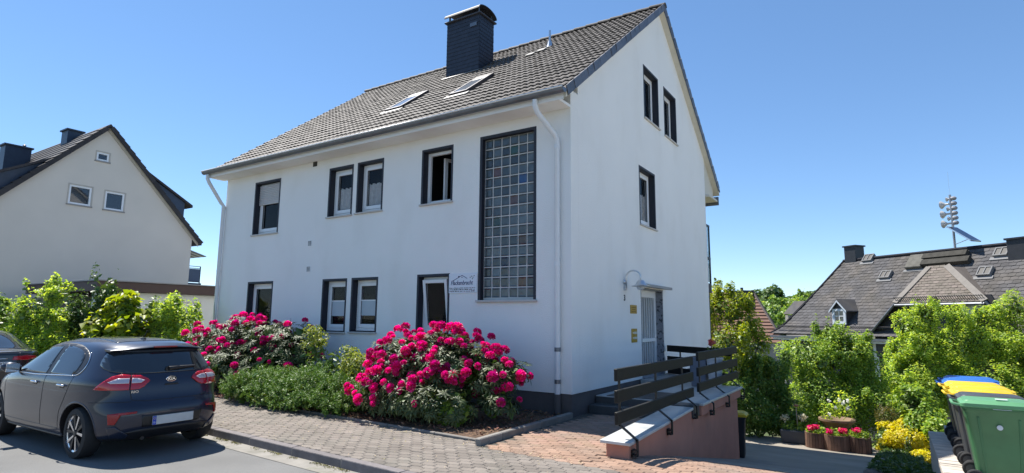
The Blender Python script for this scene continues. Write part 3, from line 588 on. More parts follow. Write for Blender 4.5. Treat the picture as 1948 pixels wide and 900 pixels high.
# ================================================================== GROUND, STREET, PAVING
def cam_ray(px, py):
    q = Vector((px - 974, py - 450, 1097.0857)); return Vector([CR[0][i] * q.x + CR[1][i] * q.y + CR[2][i] * q.z for i in range(3)])
def at_depth(px, py, d): return CAM + cam_ray(px, py) * (d / 1097.0857)
def to_px(p):
    v = Vector(p) - CAM; c = [sum(CR[k][i] * v[i] for i in range(3)) for k in range(3)]
    return (974 + 1097.0857 * c[0] / c[2], 450 + 1097.0857 * c[1] / c[2]) if c[2] > .1 else (-9e3, -9e3)
def in_view(p, m=30): a, b = to_px(p); return -m < a < 1948 + m and -m < b < 900 + m
def zdrive(y):
    t = y + 2.0; a = -.2 * (t + math.sqrt(t * t + .12)) / 2; u = y - 3.8; b = .065 * (u + math.sqrt(u * u + .3)) / 2; v = y - 10.2; c = .12 * (v + math.sqrt(v * v + .2)) / 2
    return a + b + c
def hillz(x, y):
    r = math.hypot(x - 4, y + 9); t = smoothstep(60, 210, r) * smoothstep(0, 60, y)
    return t * 9.5
def zground(x, y):
    low = zdrive(y) - .22 if y < 12 else zdrive(12) - .22 - 2.0 * smoothstep(12, 24, y)
    if y < -2.4: low = -.27
    w = smoothstep(-13.5, -9.5, x) if y < 10 else smoothstep(-30, -12, x)
    return -.27 * (1 - w) + low * w + hillz(x, y)
def axis_vals(lo, hi, fine0, fine1, step, grow):
    v = list(np.arange(fine0, fine1, step)); a = fine1; s = step
    while a < hi: v.append(a); s *= grow; a += s
    v.append(hi); a = fine0 - step; s = step; w = []
    while a > lo: w.append(a); s *= grow; a -= s
    return [lo] + w[::-1] + v
gx_, gy_ = axis_vals(-900, 900, -16, 10, .8, 1.25), axis_vals(-900, 1200, -6, 24, .8, 1.2)
mb = MB(); nx = len(gx_)
for y in gy_:
    for x in gx_: mb.v.append((x, y, zground(x, y) + (.05 * noise.noise((x * .3, y * .3, 0)))))
for j in range(len(gy_) - 1):
    for i in range(nx - 1): mb.f.append([j * nx + i, j * nx + i + 1, (j + 1) * nx + i + 1, (j + 1) * nx + i]); mb.m.append(0)
struct(mb.build('ground', mat('grass_soil', (.06, .085, .025), .95, var=.3, vscale=.7, col2=(.085, .065, .04), mixscale=.25, bump=.02, bscale=12), smooth=True))
A_ = rad(-3.37); EX, EY = Vector((math.cos(A_), math.sin(A_), 0)), Vector((-math.sin(A_), math.cos(A_), 0)); O_ = Vector((0, -4.335, 0))
def ST(s, t, z=0): return O_ + EX * s + EY * t + Vector((0, 0, z))
ZR = -.115
mb = MB()
ss = [-120, -60, -30, -20] + list(np.arange(-14, 6, 1.)) + [8, 15, 40]; tt = [-14, -9, -7, -5, -4, -3, -2, -1, 0.05]
for t in tt:
    for s in ss: mb.v.append(ST(s, t, ZR + .02 * (smoothstep(0, -3, t)) + .004 * noise.noise((s * .7, t * .7, 3))))
for j in range(len(tt) - 1):
    for i in range(len(ss) - 1): k = j * len(ss) + i; mb.f.append([k, k + 1, k + 1 + len(ss), k + len(ss)]); mb.m.append(0)
struct(mb.build('road', mat('asphalt', (.15, .15, .146), .9, var=.24, vscale=.7, bump=.004, bscale=220, col2=(.195, .192, .185), mixscale=160, mixpos=(.5, .6), spec=.3), smooth=True))
mb = MB(); mb.v = [ST(-60, -.26, ZR + .006), ST(15, -.26, ZR + .006), ST(15, .04, ZR + .012), ST(-60, .04, ZR + .012)]; mb.f = [[0, 1, 2, 3]]; mb.m = [0]
struct(mb.build('gutter_strip', mat('gutter_concrete', (.23, .215, .19), .9, var=.25, vscale=5, bump=.004, bscale=90, col2=(.12, .12, .07), mixscale=3, mixpos=(.55, .75))))
KERB = mat('granite_kerb', (.15, .135, .135), .85, var=.2, vscale=14, bump=.006, bscale=60, objvar=.12)
mb = MB(); mb.hexa([ST(-60, .012, -.3), ST(12, .012, -.3), ST(12, .11, -.3), ST(-60, .11, -.3), ST(-60, .012, -.015), ST(12, .012, -.015), ST(12, .11, -.015), ST(-60, .11, -.015)])
kerb = struct(mb.build('kerb', MATS['gutter_concrete']))
km = MB(); km.hexa([(-.495, 0, -.2), (.495, 0, -.2), (.495, .125, -.2), (-.495, .125, -.2), (-.495, .01, 0), (.495, .01, 0), (.495, .125, 0), (-.495, .125, 0)]); kmm = km.mesh('kerb_stone', KERB)
for i in range(-26, 5):
    o = ob('kerb_stone', kmm, kerb, loc=ST(i + .62, 0, random.gauss(0, .003)), rot=(0, 0, A_ + random.gauss(0, .002)))
    b_ = o.modifiers.new('bevel', 'BEVEL'); b_.width = .012; b_.segments = 2
# interlocking pavers
def paver_mesh(name, L, W, m, amp=.009, zig=True):
    b = MB(); g = .0028
    xs = [-L / 2 + g, -L / 4 - .012, -L / 4 + .012, L / 4 - .012, L / 4 + .012, L / 2 - g] if zig else [-L / 2 + g, L / 2 - g]
    zy = [-amp, -amp, amp, amp, -amp, -amp] if zig else [0, 0]
    low = [(x, -W / 2 + g - z) for x, z in zip(xs, zy)]; hi = [(x, W / 2 - g + z) for x, z in zip(xs, zy)][::-1]; ring = low + hi; n = len(ring)
    c = .006
    ins = []
    for x, y in ring: ins.append((x - math.copysign(c, x), y - (c if (x, y) in hi else -c)))
    b.v = [(x, y, -.03) for x, y in ring] + [(x, y, -.006) for x, y in ring] + [(x, y, 0) for x, y in ins]
    for k in range(2):
        for i in range(n): b.f.append([k * n + i, k * n + (i + 1) % n, k * n + n + (i + 1) % n, k * n + n + i]); b.m.append(0)
    h = n // 2
    for i in range(h - 1): b.f.append([2 * n + i, 2 * n + i + 1, 2 * n + n - 2 - i, 2 * n + n - 1 - i]); b.m.append(0)
    return b.mesh(name, m)
def lay(name, cells, me, m_stuff, parent, rotz):
    """cells: (Vector, tilt) ; the 300 that show largest become parts"""
    cells = [c for c in cells if in_view(c[0], 60)]
    cells.sort(key=lambda c: (c[0] - CAM).length); rest = MB(); V_ = [v.co.copy() for v in me.vertices]; F_ = [list(p.vertices) for p in me.polygons]
    for i, (p, tilt) in enumerate(cells):
        mm = Matrix.Translation(p + Vector((0, 0, random.gauss(0, .0016)))) @ Matrix.Rotation(tilt, 4, 'X') @ Matrix.Rotation(rotz + random.gauss(0, .004), 4, 'Z') @ Matrix.Rotation(random.gauss(0, .008), 4, 'X')
        if i < 300: o = ob(name, me, parent); o.matrix_basis = mm
        else: rest.add([mm @ v for v in V_], F_)
    if rest.v: o = rest.build(name + '_field', m_stuff, parent); o['kind'] = 'stuff'
PAV = dict(rough=.9, var=.22, vscale=2.2, bump=.003, bscale=160, spec=.25)
PV1 = mat('grey_paver', (.20, .175, .152), objvar=.16, col2=(.15, .14, .12), mixscale=1.4, mixpos=(.5, .75), **PAV); PV1F = mat('grey_paver_field', (.20, .175, .152), island=.09, col2=(.15, .14, .12), mixscale=1.4, mixpos=(.5, .75), **PAV)
PV2 = mat('reddish_paver', (.30, .195, .14), objvar=.18, col2=(.25, .185, .145), mixscale=1.8, mixpos=(.4, .7), **PAV); PV2F = mat('reddish_paver_field', (.30, .195, .14), island=.12, col2=(.25, .185, .145), mixscale=1.8, mixpos=(.4, .7), **PAV)
JOINT = mat('joint_sand', (.085, .075, .06), .95, var=.25, vscale=9, bump=.004, bscale=90)
TP = 1.53                                                  # far edge of the street pavement in front of the forecourt
mb = MB()
for a, b, c in ((-60, 0., 1.85), (0., 12, 1.585)): mb.hexa([ST(a, .13, -.3), ST(b, .13, -.3), ST(b, c, -.3), ST(a, c, -.3), ST(a, .13, -.011), ST(b, .13, -.011), ST(b, c, -.011), ST(a, c, -.011)])
pavement = struct(mb.build('pavement', JOINT))
PL, PW = .20, .10; cells = []
for r in range(16):
    t = .18 + r * PW
    for c in range(-60, 36):
        s = c * PL + (r % 2) * PL / 2
        if t > TP and s > -.05: continue
        cells.append((ST(s, t, 0), 0))
lay('paver', cells, paver_mesh('paver', PL, PW, PV1), PV1F, pavement, A_)
mb = MB()                                                   # forecourt and apron base
ys = list(np.arange(-2.9, 1.01, .15))
for y in ys: mb.v += [(-.1, y, -.0125), (1.60, y, -.0125)]
for i in range(len(ys) - 1): mb.f.append([2 * i, 2 * i + 1, 2 * i + 3, 2 * i + 2]); mb.m.append(0)
k = len(mb.v); ys = list(np.arange(-2.95, -.74, .1))
for y in ys: mb.v += [(1.602, y, zdrive(y) - .011), (5.05, y, zdrive(y) - .011)]
for i in range(len(ys) - 1): mb.f.append([k + 2 * i, k + 2 * i + 1, k + 2 * i + 3, k + 2 * i + 2]); mb.m.append(0)
fore = struct(mb.build('forecourt', JOINT)); cells = []
for r in range(45):
    t = TP + .055 + r * PW
    for c in range(0, 28):
        s = .0 + c * PL + (r % 2) * PL / 2; p = ST(s, t)
        if p.x < .14 or p.x > 5 or p.y > .62 or (p.x > 1.52 and p.y > -.75): continue
        if p.x > 1.55:
            z = zdrive(p.y); cells.append((Vector((p.x, p.y, z)), math.atan((zdrive(p.y + .05) - zdrive(p.y - .05)) / .1)))
        else: cells.append((Vector((p.x, p.y, 0)), 0))
lay('brick_paver', cells, paver_mesh('brick_paver', PL, PW, PV2), PV2F, fore, A_)
# driveway and back yard in concrete
mb = MB(); ys = list(np.arange(-.78, 12.0, .2)); mb.v = []
for y in ys:
    x0 = 1.9 if y < 3.7 else 1.9 - min(13, (y - 3.6) * 12); mb.v += [(x0, y, zdrive(y)), (4.2, y, zdrive(y)), (5.175, y, zdrive(y) - (0 if y < 2.7 else .06))]
for i in range(len(ys) - 1):
    for k in (0, 1): mb.f.append([3 * i + k, 3 * i + k + 1, 3 * i + k + 4, 3 * i + k + 3]); mb.m.append(0)
struct(mb.build('driveway', mat('driveway_concrete', (.26, .23, .19), .9, var=.18, vscale=1.2, bump=.003, bscale=120, col2=(.21, .19, .155), mixscale=.9, mixpos=(.45, .7))))
# planting bed in front of the house
mb = MB(); n1, n2 = 60, 16
for j in range(n2 + 1):
    for i in range(n1 + 1):
        s, y1 = -14 + 13.93 * i / n1, 0.0; x = s; y0 = (O_ + EY * 1.78 + EX * x).y; y = y0 + (y1 - y0) * j / n2
        mb.v.append((x, y, .005 + .05 * math.sin(math.pi * j / n2) ** .5 + .03 * noise.noise((x * 3, y * 3, 0)) + .015 * noise.noise((x * 11, y * 11, 4))))
for j in range(n2):
    for i in range(n1): k = j * (n1 + 1) + i; mb.f.append([k, k + 1, k + n1 + 2, k + n1 + 1]); mb.m.append(0)
struct(mb.build('planting_bed', mat('bark_mulch_soil', (.085, .05, .03), .95, var=.4, vscale=9, bump=.02, bscale=45, col2=(.16, .09, .05), mixscale=14, mixpos=(.5, .65)), smooth=True))
P = np.stack([RNG.uniform(-9, -.1, 5200), RNG.uniform(-2.4, -.05, 5200), np.full(5200, .06)], 1)
o = ob('bark_mulch', leaves_mesh('bark_mulch', P, np.tile([0, 0, 1.], (5200, 1)), .06, .025, mat('bark_chips', (.2, .11, .06), .9, island=.4, var=.2), RNG, .9, 0, spread=.5, out=.1)); tag(o, kind='stuff')
edge = thing('bed_edging', 'low grey concrete edging between flower bed and brick forecourt', 'edging', (.03, -1.3, 0))
for i in range(5):
    m = MB(); y0 = -2.74 + i * .54; m.box(-.05, .04, y0, y0 + .533, -.1, .085); m.build('edging_stone', mat('edging_concrete', (.2, .185, .165), .9, var=.2, vscale=7, bump=.004, bscale=70, objvar=.12), edge, bevel=.012)
edge2 = thing('kerb_edging', 'row of low concrete edging stones along the back of the pavement', 'edging', ST(-4, 1.82, 0))
for i in range(11):
    m = MB(); s = -.55 - i * 1.0; m.hexa([ST(s - .497, 1.76, -.1), ST(s + .497, 1.76, -.1), ST(s + .497, 1.82, -.1), ST(s - .497, 1.82, -.1), ST(s - .497, 1.76, .03), ST(s + .497, 1.76, .03), ST(s + .497, 1.82, .03), ST(s - .497, 1.82, .03)]); m.build('edging_stone', MATS['edging_concrete'], edge2, bevel=.01)
# litter along the bed edge, moss in the gutter
n = 900; S_ = RNG.uniform(-9, 1.5, n); T_ = np.where(RNG.random(n) < .6, 1.62 + RNG.normal(0, .1, n), RNG.uniform(.1, 1.7, n)); T_ = np.clip(T_, .1, 1.74)
P = np.array([ST(a, b, .004) for a, b in zip(S_, T_)]); P[:, 2] = .006
keep = np.ones(n, bool)
o = ob('fallen_petals', leaves_mesh('fallen_petals', P, np.tile([0, 0, 1.], (n, 1)), .022, .014, mat('dry_petals', (.42, .35, .2), .9, island=.4), RNG, .95, 0, spread=.25, out=.1)); tag(o, kind='stuff')
n = 3000; S_ = RNG.uniform(-6, 1.5, n); T_ = -.02 - np.abs(RNG.normal(0, .035, n)); kk = np.sin(S_ * 5) + np.sin(S_ * 13.7) > -.1
P = np.array([ST(a, b, ZR + .018) for a, b in zip(S_[kk], T_[kk])])
o = ob('gutter_moss', leaves_mesh('gutter_moss', P, np.tile([0, 0, 1.], (len(P), 1)), .02, .008, mat('moss', (.16, .15, .03), .95, island=.4), RNG, .4, 0, spread=.8, out=.6)); tag(o, kind='stuff')

# ================================================================== RAMP WALL, LANDING, RAILINGS
PINK = mat('pink_render', (.46, .215, .155), .9, var=.12, vscale=3, bump=.004, bscale=60, col2=(.36, .19, .145), mixscale=1.1, mixpos=(.58, .8), spec=.2)
MARB = mat('pale_marble_slab', (.5, .51, .5), .35, var=.1, vscale=8, col2=(.36, .38, .38), mixscale=4, mixpos=(.5, .7))
ramp = thing('ramp_wall', 'pink rendered wall with pale stone capping beside the entrance ramp', 'wall', (1.77, -2.2, 0))
m = MB(); m.hexa([(1.62, -2.27, -.5), (1.92, -2.27, -.5), (1.92, .42, -1.6), (1.62, .42, -1.6), (1.62, -2.27, .15), (1.92, -2.27, .15), (1.92, .42, .245), (1.62, .42, .245)])
m.hexa([(1.62, .42, -1.6), (1.92, .42, -1.6), (1.92, 3.72, -1.6), (1.62, 3.72, -1.6), (1.62, .42, .1), (1.92, .42, .1), (1.92, 3.72, .1), (1.62, 3.72, .1)])
m.build('wall_body', PINK, ramp, bevel=.01)
m = MB(); m.box(1.62, 1.985, .80, 3.78, .101, .262); m.build('wall_rim', PINK, ramp, bevel=.01)
for y0, y1 in ((-2.335, -1.02), (-1.015, .38)):
    z0 = .152 + (y0 + 2.27) * .0353; z1 = .152 + (y1 + 2.27) * .0353; m = MB()
    m.hexa([(1.57, y0, z0), (1.965, y0, z0), (1.965, y1, z1), (1.57, y1, z1), (1.57, y0, z0 + .04), (1.965, y0, z0 + .04), (1.965, y1, z1 + .04), (1.57, y1, z1 + .04)]); m.build('cap_slab', MARB, ramp, bevel=.006)
for y0, y1 in ((.78, 2.28), (2.285, 3.82)): m = MB(); m.box(1.605, 2.02, y0, y1, .265, .308); m.build('cap_slab', MARB, ramp, bevel=.006)
m = MB(); m.box(1.63, 1.95, .43, .775, .11, .30); m.build('step_block', mat('dark_step_stone', (.05, .055, .06), .5, var=.15), ramp, bevel=.008)
m = MB(); m.prism([(.012, .95, -1.6), (1.60, .95, -1.6), (1.60, 3.74, -1.6), (.012, 4.98, -1.6)], (0, 0, 1.87)); land = struct(m.build('landing', MARB))
m = MB(); m.box(.013, 1.60, .9495, .9495 - .008, .136, .255); m.build('riser', MATS['dark_step_stone'] if 'dark_step_stone' in MATS else BLACKM, land)
m = MB(); m.box(.013, 1.60, .63, .941, -.1, .135); m.build('step', MATS['dark_step_stone'], land, bevel=.008)
m = MB(); m.box(.014, .62, 3.25, 4.97, .271, .37); m.build('doorstep', mat('doorstep_stone', (.3, .3, .29), .6, var=.15, vscale=7), land, bevel=.008)
m = MB(); m.box(.2, 1.45, 1.0, 2.1, .271, .279); dm = m.build('door_mat', BLACKM); tag(dm, 'flat dark mat lying at the front of the entrance landing', 'mat')
RAIL = mat('dark_green_black_boards', (.012, .0115, .009), .6, var=.25, vscale=5, bump=.0015, bscale=30, spec=.3)
def railing(name, label, p0, p1, tops, posts, foot=None, hp=.15):
    """three boards between p0 and p1 (plan points) on bent iron posts at the given fractions; foot = offset and heights of the bracket"""
    a, b = Vector((*p0, 0)), Vector((*p1, 0)); d = (b - a).normalized(); nrm = Vector((d.y, -d.x, 0)); t = thing(name, label, 'railing', (a + b) / 2)
    for z in tops:
        m = MB(); m.obox((a + b) / 2 + Vector((0, 0, z - hp / 2)), (d, nrm, Vector((0, 0, 1))), ((b - a).length / 2, .022, hp / 2)); m.build('board', RAIL, t, bevel=.006)
    for f_ in posts:
        p = a.lerp(b, f_) - nrm * .036; q = p + nrm * .225; m = MB(); up = Vector((0, 0, 1))
        def bar(u, v): 
            w = (v - u).normalized(); m.obox((u + v) / 2, (w, d, w.cross(d)), ((v - u).length / 2 + .01, .017, .011))
        if foot is not None:
            zf = foot(f_); bar(p + up * (tops[0] - .02), p + up * (zf + .19)); bar(p + up * (zf + .19), q + up * (zf + .03)); bar(q + up * (zf + .03), q + up * (zf - .15))
            m.obox(q + up * (zf - .10) - nrm * .03, (d, nrm, up), (.05, .03, .012)); m.obox(q + up * (zf - .15) - nrm * .03, (d, nrm, up), (.05, .03, .012)); m.obox(q + up * (zf - .125) - nrm * .055 , (d, nrm, up), (.05, .006, .045))
        else: bar(p + up * (tops[0] - .02), p + up * .27)
        m.build('post', BLACKM, t)
    return t
railing('railing', 'lower run of dark three-board railing rising from the brick forecourt', (1.80, -2.36), (1.80, .95), (1.055, .795, .535), (.06, .47, .86), lambda f: .16 + .12 * f)
railing('railing', 'upper run of dark three-board railing beside the entrance landing', (1.86, 1.06), (1.86, 4.1), (1.12, .86, .60), (.08, .46, .9), lambda f: .22)
railing('railing', 'rear run of dark three-board railing between house wall and landing corner', (.05, 5.05), (1.80, 3.95), (1.06, .80, .54), (.2, .75), None)
m = MB(); m.tube([(.03, 3.0, .30), (.03, 3.0, .52)], .03, 10); m.tube([(.03, 3.0, .52), (.03, 3.0, 2.3)], .012, 8)
# pots on the landing
t = thing('planter_box', 'tall blue-grey planter box standing on the landing corner', 'planter', (1.18, 3.72, .27))
m = MB(); b0, h = .15, .62
m.hexa([(1.03, 3.57, .27), (1.33, 3.57, .27), (1.33, 3.87, .27), (1.03, 3.87, .27), (1.0, 3.54, .27 + h), (1.36, 3.54, .27 + h), (1.36, 3.9, .27 + h), (1.0, 3.9, .27 + h)]); m.build('planter_body', mat('blue_grey_planter', (.13, .15, .2), .5, var=.1), t, bevel=.015)
m = MB(); m.box(1.03, 1.33, 3.57, 3.87, .27 + h, .275 + h); m.build('soil', MATS['bark_mulch_soil'], t)
t = thing('flower_pot', 'round pale pot with a pink rose beside the blue-grey planter', 'flower pot', (1.52, 3.62, .27))
m = MB(); m.lathe([(.0, .27), (.12, .27), (.165, .86), (.18, .86), (.18, .9), (.155, .9), (.15, .84), (0, .84)], 22, (1.52, 3.62, 0), close=False); m.build('pot', mat('pale_pot', (.5, .5, .52), .5, var=.1), t, smooth=40)
m = MB(); m.tube([(1.52, 3.62, .84), (1.50, 3.6, 1.0), (1.47, 3.6, 1.16)], .008, 6); m.tube([(1.52, 3.62, .84), (1.58, 3.63, 1.02)], .006, 6); m.build('stem', BARK, t)
rg = np.random.default_rng(4)
P, N = crown_points([((1.52, 3.62, .98), (.15, .15, .14))], 90, rg); ob('leaves', leaves_mesh('leaves', P, N, .07, .045, LEAF_DARK, rg), t)
P, N = crown_points([((1.47, 3.6, 1.2), (.075, .075, .06))], 60, rg, shell=.8); ob('bloom', leaves_mesh('bloom', P, N, .07, .06, mat('salmon_rose', (.55, .16, .12), .6, island=.25, transl=.3), rg, out=.2), t)

# ================================================================== BINS
def rrect(hx, hy, r, n=4):
    return [(sx * (hx - r) + r * math.cos(a), sy * (hy - r) + r * math.sin(a)) for sx, sy, a0 in ((1, 1, 0), (-1, 1, 90), (-1, -1, 180), (1, -1, 270)) for a in [rad(a0 + 90 * k / n) for k in range(n + 1)]]
def loft(m, secs, mi=0, cap=(True, True)):
    k = len(m.v); n = len(secs[0])
    for s in secs: m.v += s
    for i in range(len(secs) - 1):
        for j in range(n): m.f.append([k + i * n + j, k + i * n + (j + 1) % n, k + (i + 1) * n + (j + 1) % n, k + (i + 1) * n + j]); m.m.append(mi)
    if cap[0]: m.f.append([k + j for j in range(n)][::-1]); m.m.append(mi)
    if cap[1]: m.f.append([k + (len(secs) - 1) * n + j for j in range(n)]); m.m.append(mi)
BINC = {k: mat('bin_plastic_' + k, c, .45, var=.16, vscale=5, bump=.001, bscale=200, spec=.45) for k, c in dict(green=(.045, .14, .06), light=(.10, .27, .13), grey=(.05, .053, .058), dark=(.02, .02, .023), yellow=(.62, .42, .01), blue=(.02, .12, .42)).items()}
def wheelie_bin(label, loc, rz, body, lid, group, small=False):
    """two-wheeled bin: front towards local +X, hinge and wheels at -X"""
    t = thing('wheelie_bin', label, 'bin', loc, rz, group); sx, sy, H = (.36, .29, .99) if not small else (.27, .24, .9); B_, L_ = BINC[body], BINC[lid]
    m = MB(); loft(m, [[(x + dx, y, z) for x, y in rrect(hx, hy, .05)] for hx, hy, z, dx in ((sx * .70, sy * .80, .03, .02), (sx * .72, sy * .82, .06, .02), (sx * .80, sy * .90, .45, .01), (sx * .90, sy * .94, H - .10, 0), (sx * .93, sy * .955, H - .09, 0), (sx * .94, sy * .96, H - .02, 0))])
    bd = m.build('bin_body', B_, t, smooth=40, local=True)
    m = MB(); loft(m, [[(x, y, z) for x, y in rrect(sx * a, sy * a, .05)] for a, z in ((.95, H - .06), (1.0, H - .055), (1.0, H - .025), (.95, H - .02))]); m.build('rim', B_, t, smooth=40, local=True)
    m = MB(); loft(m, [[(x + dx, y, z + .035 * (1 - (x / sx) ** 2) * (i > 1)) for x, y in rrect(sx * a, sy * b, .05)] for i, (a, b, z, dx) in enumerate(((1.02, 1.03, H - .035, .01), (1.05, 1.05, H - .03, .012), (1.05, 1.05, H + .005, .012), (.98, .96, H + .02, .008), (.93, .88, H + .022, .005), (.90, .84, H + .034, .0)))])
    ld = m.build('lid', L_, t, smooth=40, local=True)
    m = MB(); m.tube([(sx * .9, -sy * .5, H - .0), (sx * 1.1, -sy * .45, H - .01), (sx * 1.1, sy * .45, H - .01), (sx * .9, sy * .5, H)], .016, 8); m.build('grab_rail', L_, t, smooth=40, local=True); m = MB(); m.tube([(-sx * .95, -sy * .75, H - .03), (-sx * 1.22, -sy * .7, H - .01), (-sx * 1.22, sy * .7, H - .01), (-sx * .95, sy * .75, H - .03)], .017, 8); m.build('handle', L_, t, smooth=40, local=True)
    m = MB(); m.tube([(-sx * .72, -sy * .96, .1), (-sx * .72, sy * .96, .1)], .012, 8); m.build('axle', BLACKM, t, local=True)
    for s in (-1, 1):
        m = MB(); m.lathe([(.03, -.028), (.088, -.028), (.1, -.018), (.1, .018), (.088, .028), (.03, .028)], 22, (-sx * .78, s * sy * .93, .1), 'y'); w = m.build('wheel', RUBBER, t, smooth=40, local=True)
        m = MB(); m.lathe([(.0, -.03), (.062, -.03), (.062, .03), (0, .03)], 14, (-sx * .78, s * sy * .93, .1), 'y'); m.build('hub', BINC['grey'], w, local=True)
    m = MB(); m.box(sx * .62, sx * .70, -sy * .7, sy * .7, 0, .04); m.build('front_foot', B_, t, local=True)
    return t, bd
ZB = -.345
specs = [('green', 'light', 'green wheelie bin with a light green lid, nearest in the bin row'), ('grey', 'grey', 'grey-lidded wheelie bin just behind the green one'), ('grey', 'yellow', 'yellow-lidded wheelie bin right behind the grey-lidded one'), ('grey', 'yellow', 'middle one of the three yellow-lidded bins in the row'), ('grey', 'yellow', 'yellow-lidded wheelie bin next to the blue-lidded ones'), ('grey', 'blue', 'blue-lidded wheelie bin beside the last yellow lid'), ('dark', 'blue', 'blue-lidded wheelie bin at the far end of the row')]
for i, (b_, l_, lab) in enumerate(specs):
    t, bd = wheelie_bin(lab, (5.72 + .012 * i + random.gauss(0, .015), .53 + i * .62, ZB), rad(random.gauss(0, 1.2)), b_, l_, 'wheelie bins lined up on the pad')
    if i == 0:
        for x in (-.2, .2):
            m = MB(); m.hexa([(x * .8 - .012, -.236, .08), (x * .8 + .012, -.236, .08), (x * .8 + .012, -.25, .08), (x * .8 - .012, -.25, .08), (x - .014, -.262, .84), (x + .014, -.262, .84), (x + .014, -.279, .84), (x - .014, -.279, .84)]); m.build('moulded_rib', BINC['green'], t, bevel=.004, local=True)
        m = MB(); m.lathe([(0, -.295), (.03, -.293), (.03, -.28)], 16, (.0, .0, .73), 'y'); m.build('round_sticker', mat('sticker', (.5, .55, .6), .5), t, local=True)
        m = MB(); m.box(-.05, .13, -.304, -.298, .945, .95); m.build('white_line', MATS['sticker'], t, local=True); m = MB(); m.box(.0, .12, -.16, -.06, 1.052, 1.056); m.build('white_label', mat('label_pale', (.6, .65, .62), .5), t, local=True)
wheelie_bin('small black wheelie bin with a yellow lid behind the ramp wall', (1.70, 4.28, zdrive(4.3)), rad(8), 'dark', 'yellow', None, True)
m = MB(); m.box(5.44, 7.19, -.9, 5.4, -2.2, ZB); pad = struct(m.build('bin_pad', mat('pad_concrete', (.4, .375, .33), .9, var=.2, vscale=2, bump=.003, bscale=90)))
m = MB(); m.box(7.2, 45, -.905, 5.4, -1.7, -.352); m.box(9.2, 45, 5.405, 15, -1.7, -.352); m.box(5.06, 45, -2.9, -.91, -1.7, -.30); struct(m.build('added_bounce_yard', mat('bounce_yard_concrete', (.62, .58, .51), .9, var=.12, vscale=1.5)))  # unseen pale yard added to bounce sunlight onto the gable
# low brick edging wall along the pad
ew = thing('edging_wall', 'low pale brick-on-edge wall along the wheels of the bins', 'wall', (5.2, 2, -1.0)); ELB = mat('pale_edging_brick', (.5, .45, .39), .85, var=.2, vscale=8, bump=.003, bscale=70, objvar=.15)
m = MB(); m.box(5.17, 5.43, -.9, 4.9, -2.2, -.45); m.build('wall_core', mat('pale_wall_render', (.5, .48, .44), .85, var=.12), ew)
m = MB(); m.box(-.15, .15, 0, .112, 0, .085); ebm = m.mesh('brick', ELB)
for i in range(44):
    o = ob('brick', ebm, ew, loc=(5.30, -.9 + i * .125, -.448 + random.gauss(0, .002)), rot=(0, 0, random.gauss(0, .008))); o.parent = ew; o.matrix_parent_inverse = ew.matrix_basis.inverted()

# ================================================================== BACK YARD: planters, flower bed
zy = zdrive(10.7); WOOD = mat('weathered_barrel_wood', (.14, .075, .05), .8, var=.3, vscale=8, objvar=.3, bump=.002, bscale=60)
stv = MB(); stv.box(-.038, .038, -.016, .016, 0, .44); stm = stv.mesh('stave', WOOD)
FLR = leafm('red_geranium', (.62, .02, .10), island=.25, transl=.3)
def tub(label, x, y, r, seed, blooms):
    t = thing('wooden_tub', label, 'planter', (x, y, zy), 0, 'wooden half-barrel planters'); n = int(2 * math.pi * r / .079)
    for k in range(n):
        a = 2 * math.pi * k / n; ob('stave', stm, t, True, loc=(r * math.cos(a), r * math.sin(a), 0), rot=(0, 0, a + math.pi / 2))
    m = MB(); m.lathe([(0, .39), (r - .01, .39)], 18, close=False); m.build('soil', MATS['bark_mulch_soil'], t, local=True)
    rg = np.random.default_rng(seed); P, N = crown_points([((x, y, zy + .5), (r, r, .12))], 220, rg); ob('leaves', leaves_mesh('leaves', P, N, .07, .06, LEAF_MID, rg), t)
    for bx, by, bz in blooms:
        P, N = crown_points([((x + bx, y + by, zy + bz), (.13, .13, .085))], 90, rg, shell=.8); ob('bloom', leaves_mesh('bloom', P, N, .06, .055, FLR, rg, out=.2), t)
tub('leftmost wooden half-barrel with a large red geranium bloom', 2.62, 10.72, .28, 1, ((.0, -.1, .60), (-.1, -.12, .57)))
tub('middle wide wooden half-barrel with two small red blooms', 3.17, 10.66, .34, 2, ((-.16, -.2, .54), (.16, -.16, .58)))
tub('rightmost wooden half-barrel beside the yellow shrub', 3.74, 10.67, .27, 3, ((-.06, -.05, .62),))
t = thing('trough', 'dark grey rectangular trough left of the wooden barrels', 'planter', (2.0, 11.05, zy)); m = MB(); m.hexa([(1.65, 10.90, zy), (2.42, 10.90, zy), (2.42, 11.25, zy), (1.65, 11.25, zy), (1.6, 10.87, zy + .38), (2.46, 10.87, zy + .38), (2.46, 11.28, zy + .38), (1.6, 11.28, zy + .38)]); m.build('trough_body', mat('dark_trough', (.07, .075, .085), .6), t, bevel=.02)
rg = np.random.default_rng(6)
for q, (x, z) in enumerate(((1.75, .72), (2.25, .78))):
    P, N = crown_points([((x, 11.05, zy + z), (.14, .13, .12))], 70, rg, shell=.8); ob('bloom', leaves_mesh('bloom', P, N, .06, .05, mat('cream_bloom', (.62, .58, .42), .7, island=.15, transl=.3), rg, out=.2), t)
P, N = crown_points([((2.0, 11.05, zy + .5), (.4, .18, .16))], 160, rg); ob('leaves', leaves_mesh('leaves', P, N, .08, .05, LEAF_MID, rg), t)
t = thing('bowl_planter', 'wide clay bowl of white flowers above the wooden barrels', 'planter', (3.15, 11.30, zy)); m = MB(); m.lathe([(.16, .0), (.16, .40), (.2, .44), (.48, .74), (.5, .74), (.5, .8), (.44, .8), (.14, .5)], 22, (3.15, 11.30, zy)); m.build('bowl', mat('clay_bowl', (.2, .13, .08), .8, var=.2), t, smooth=40)
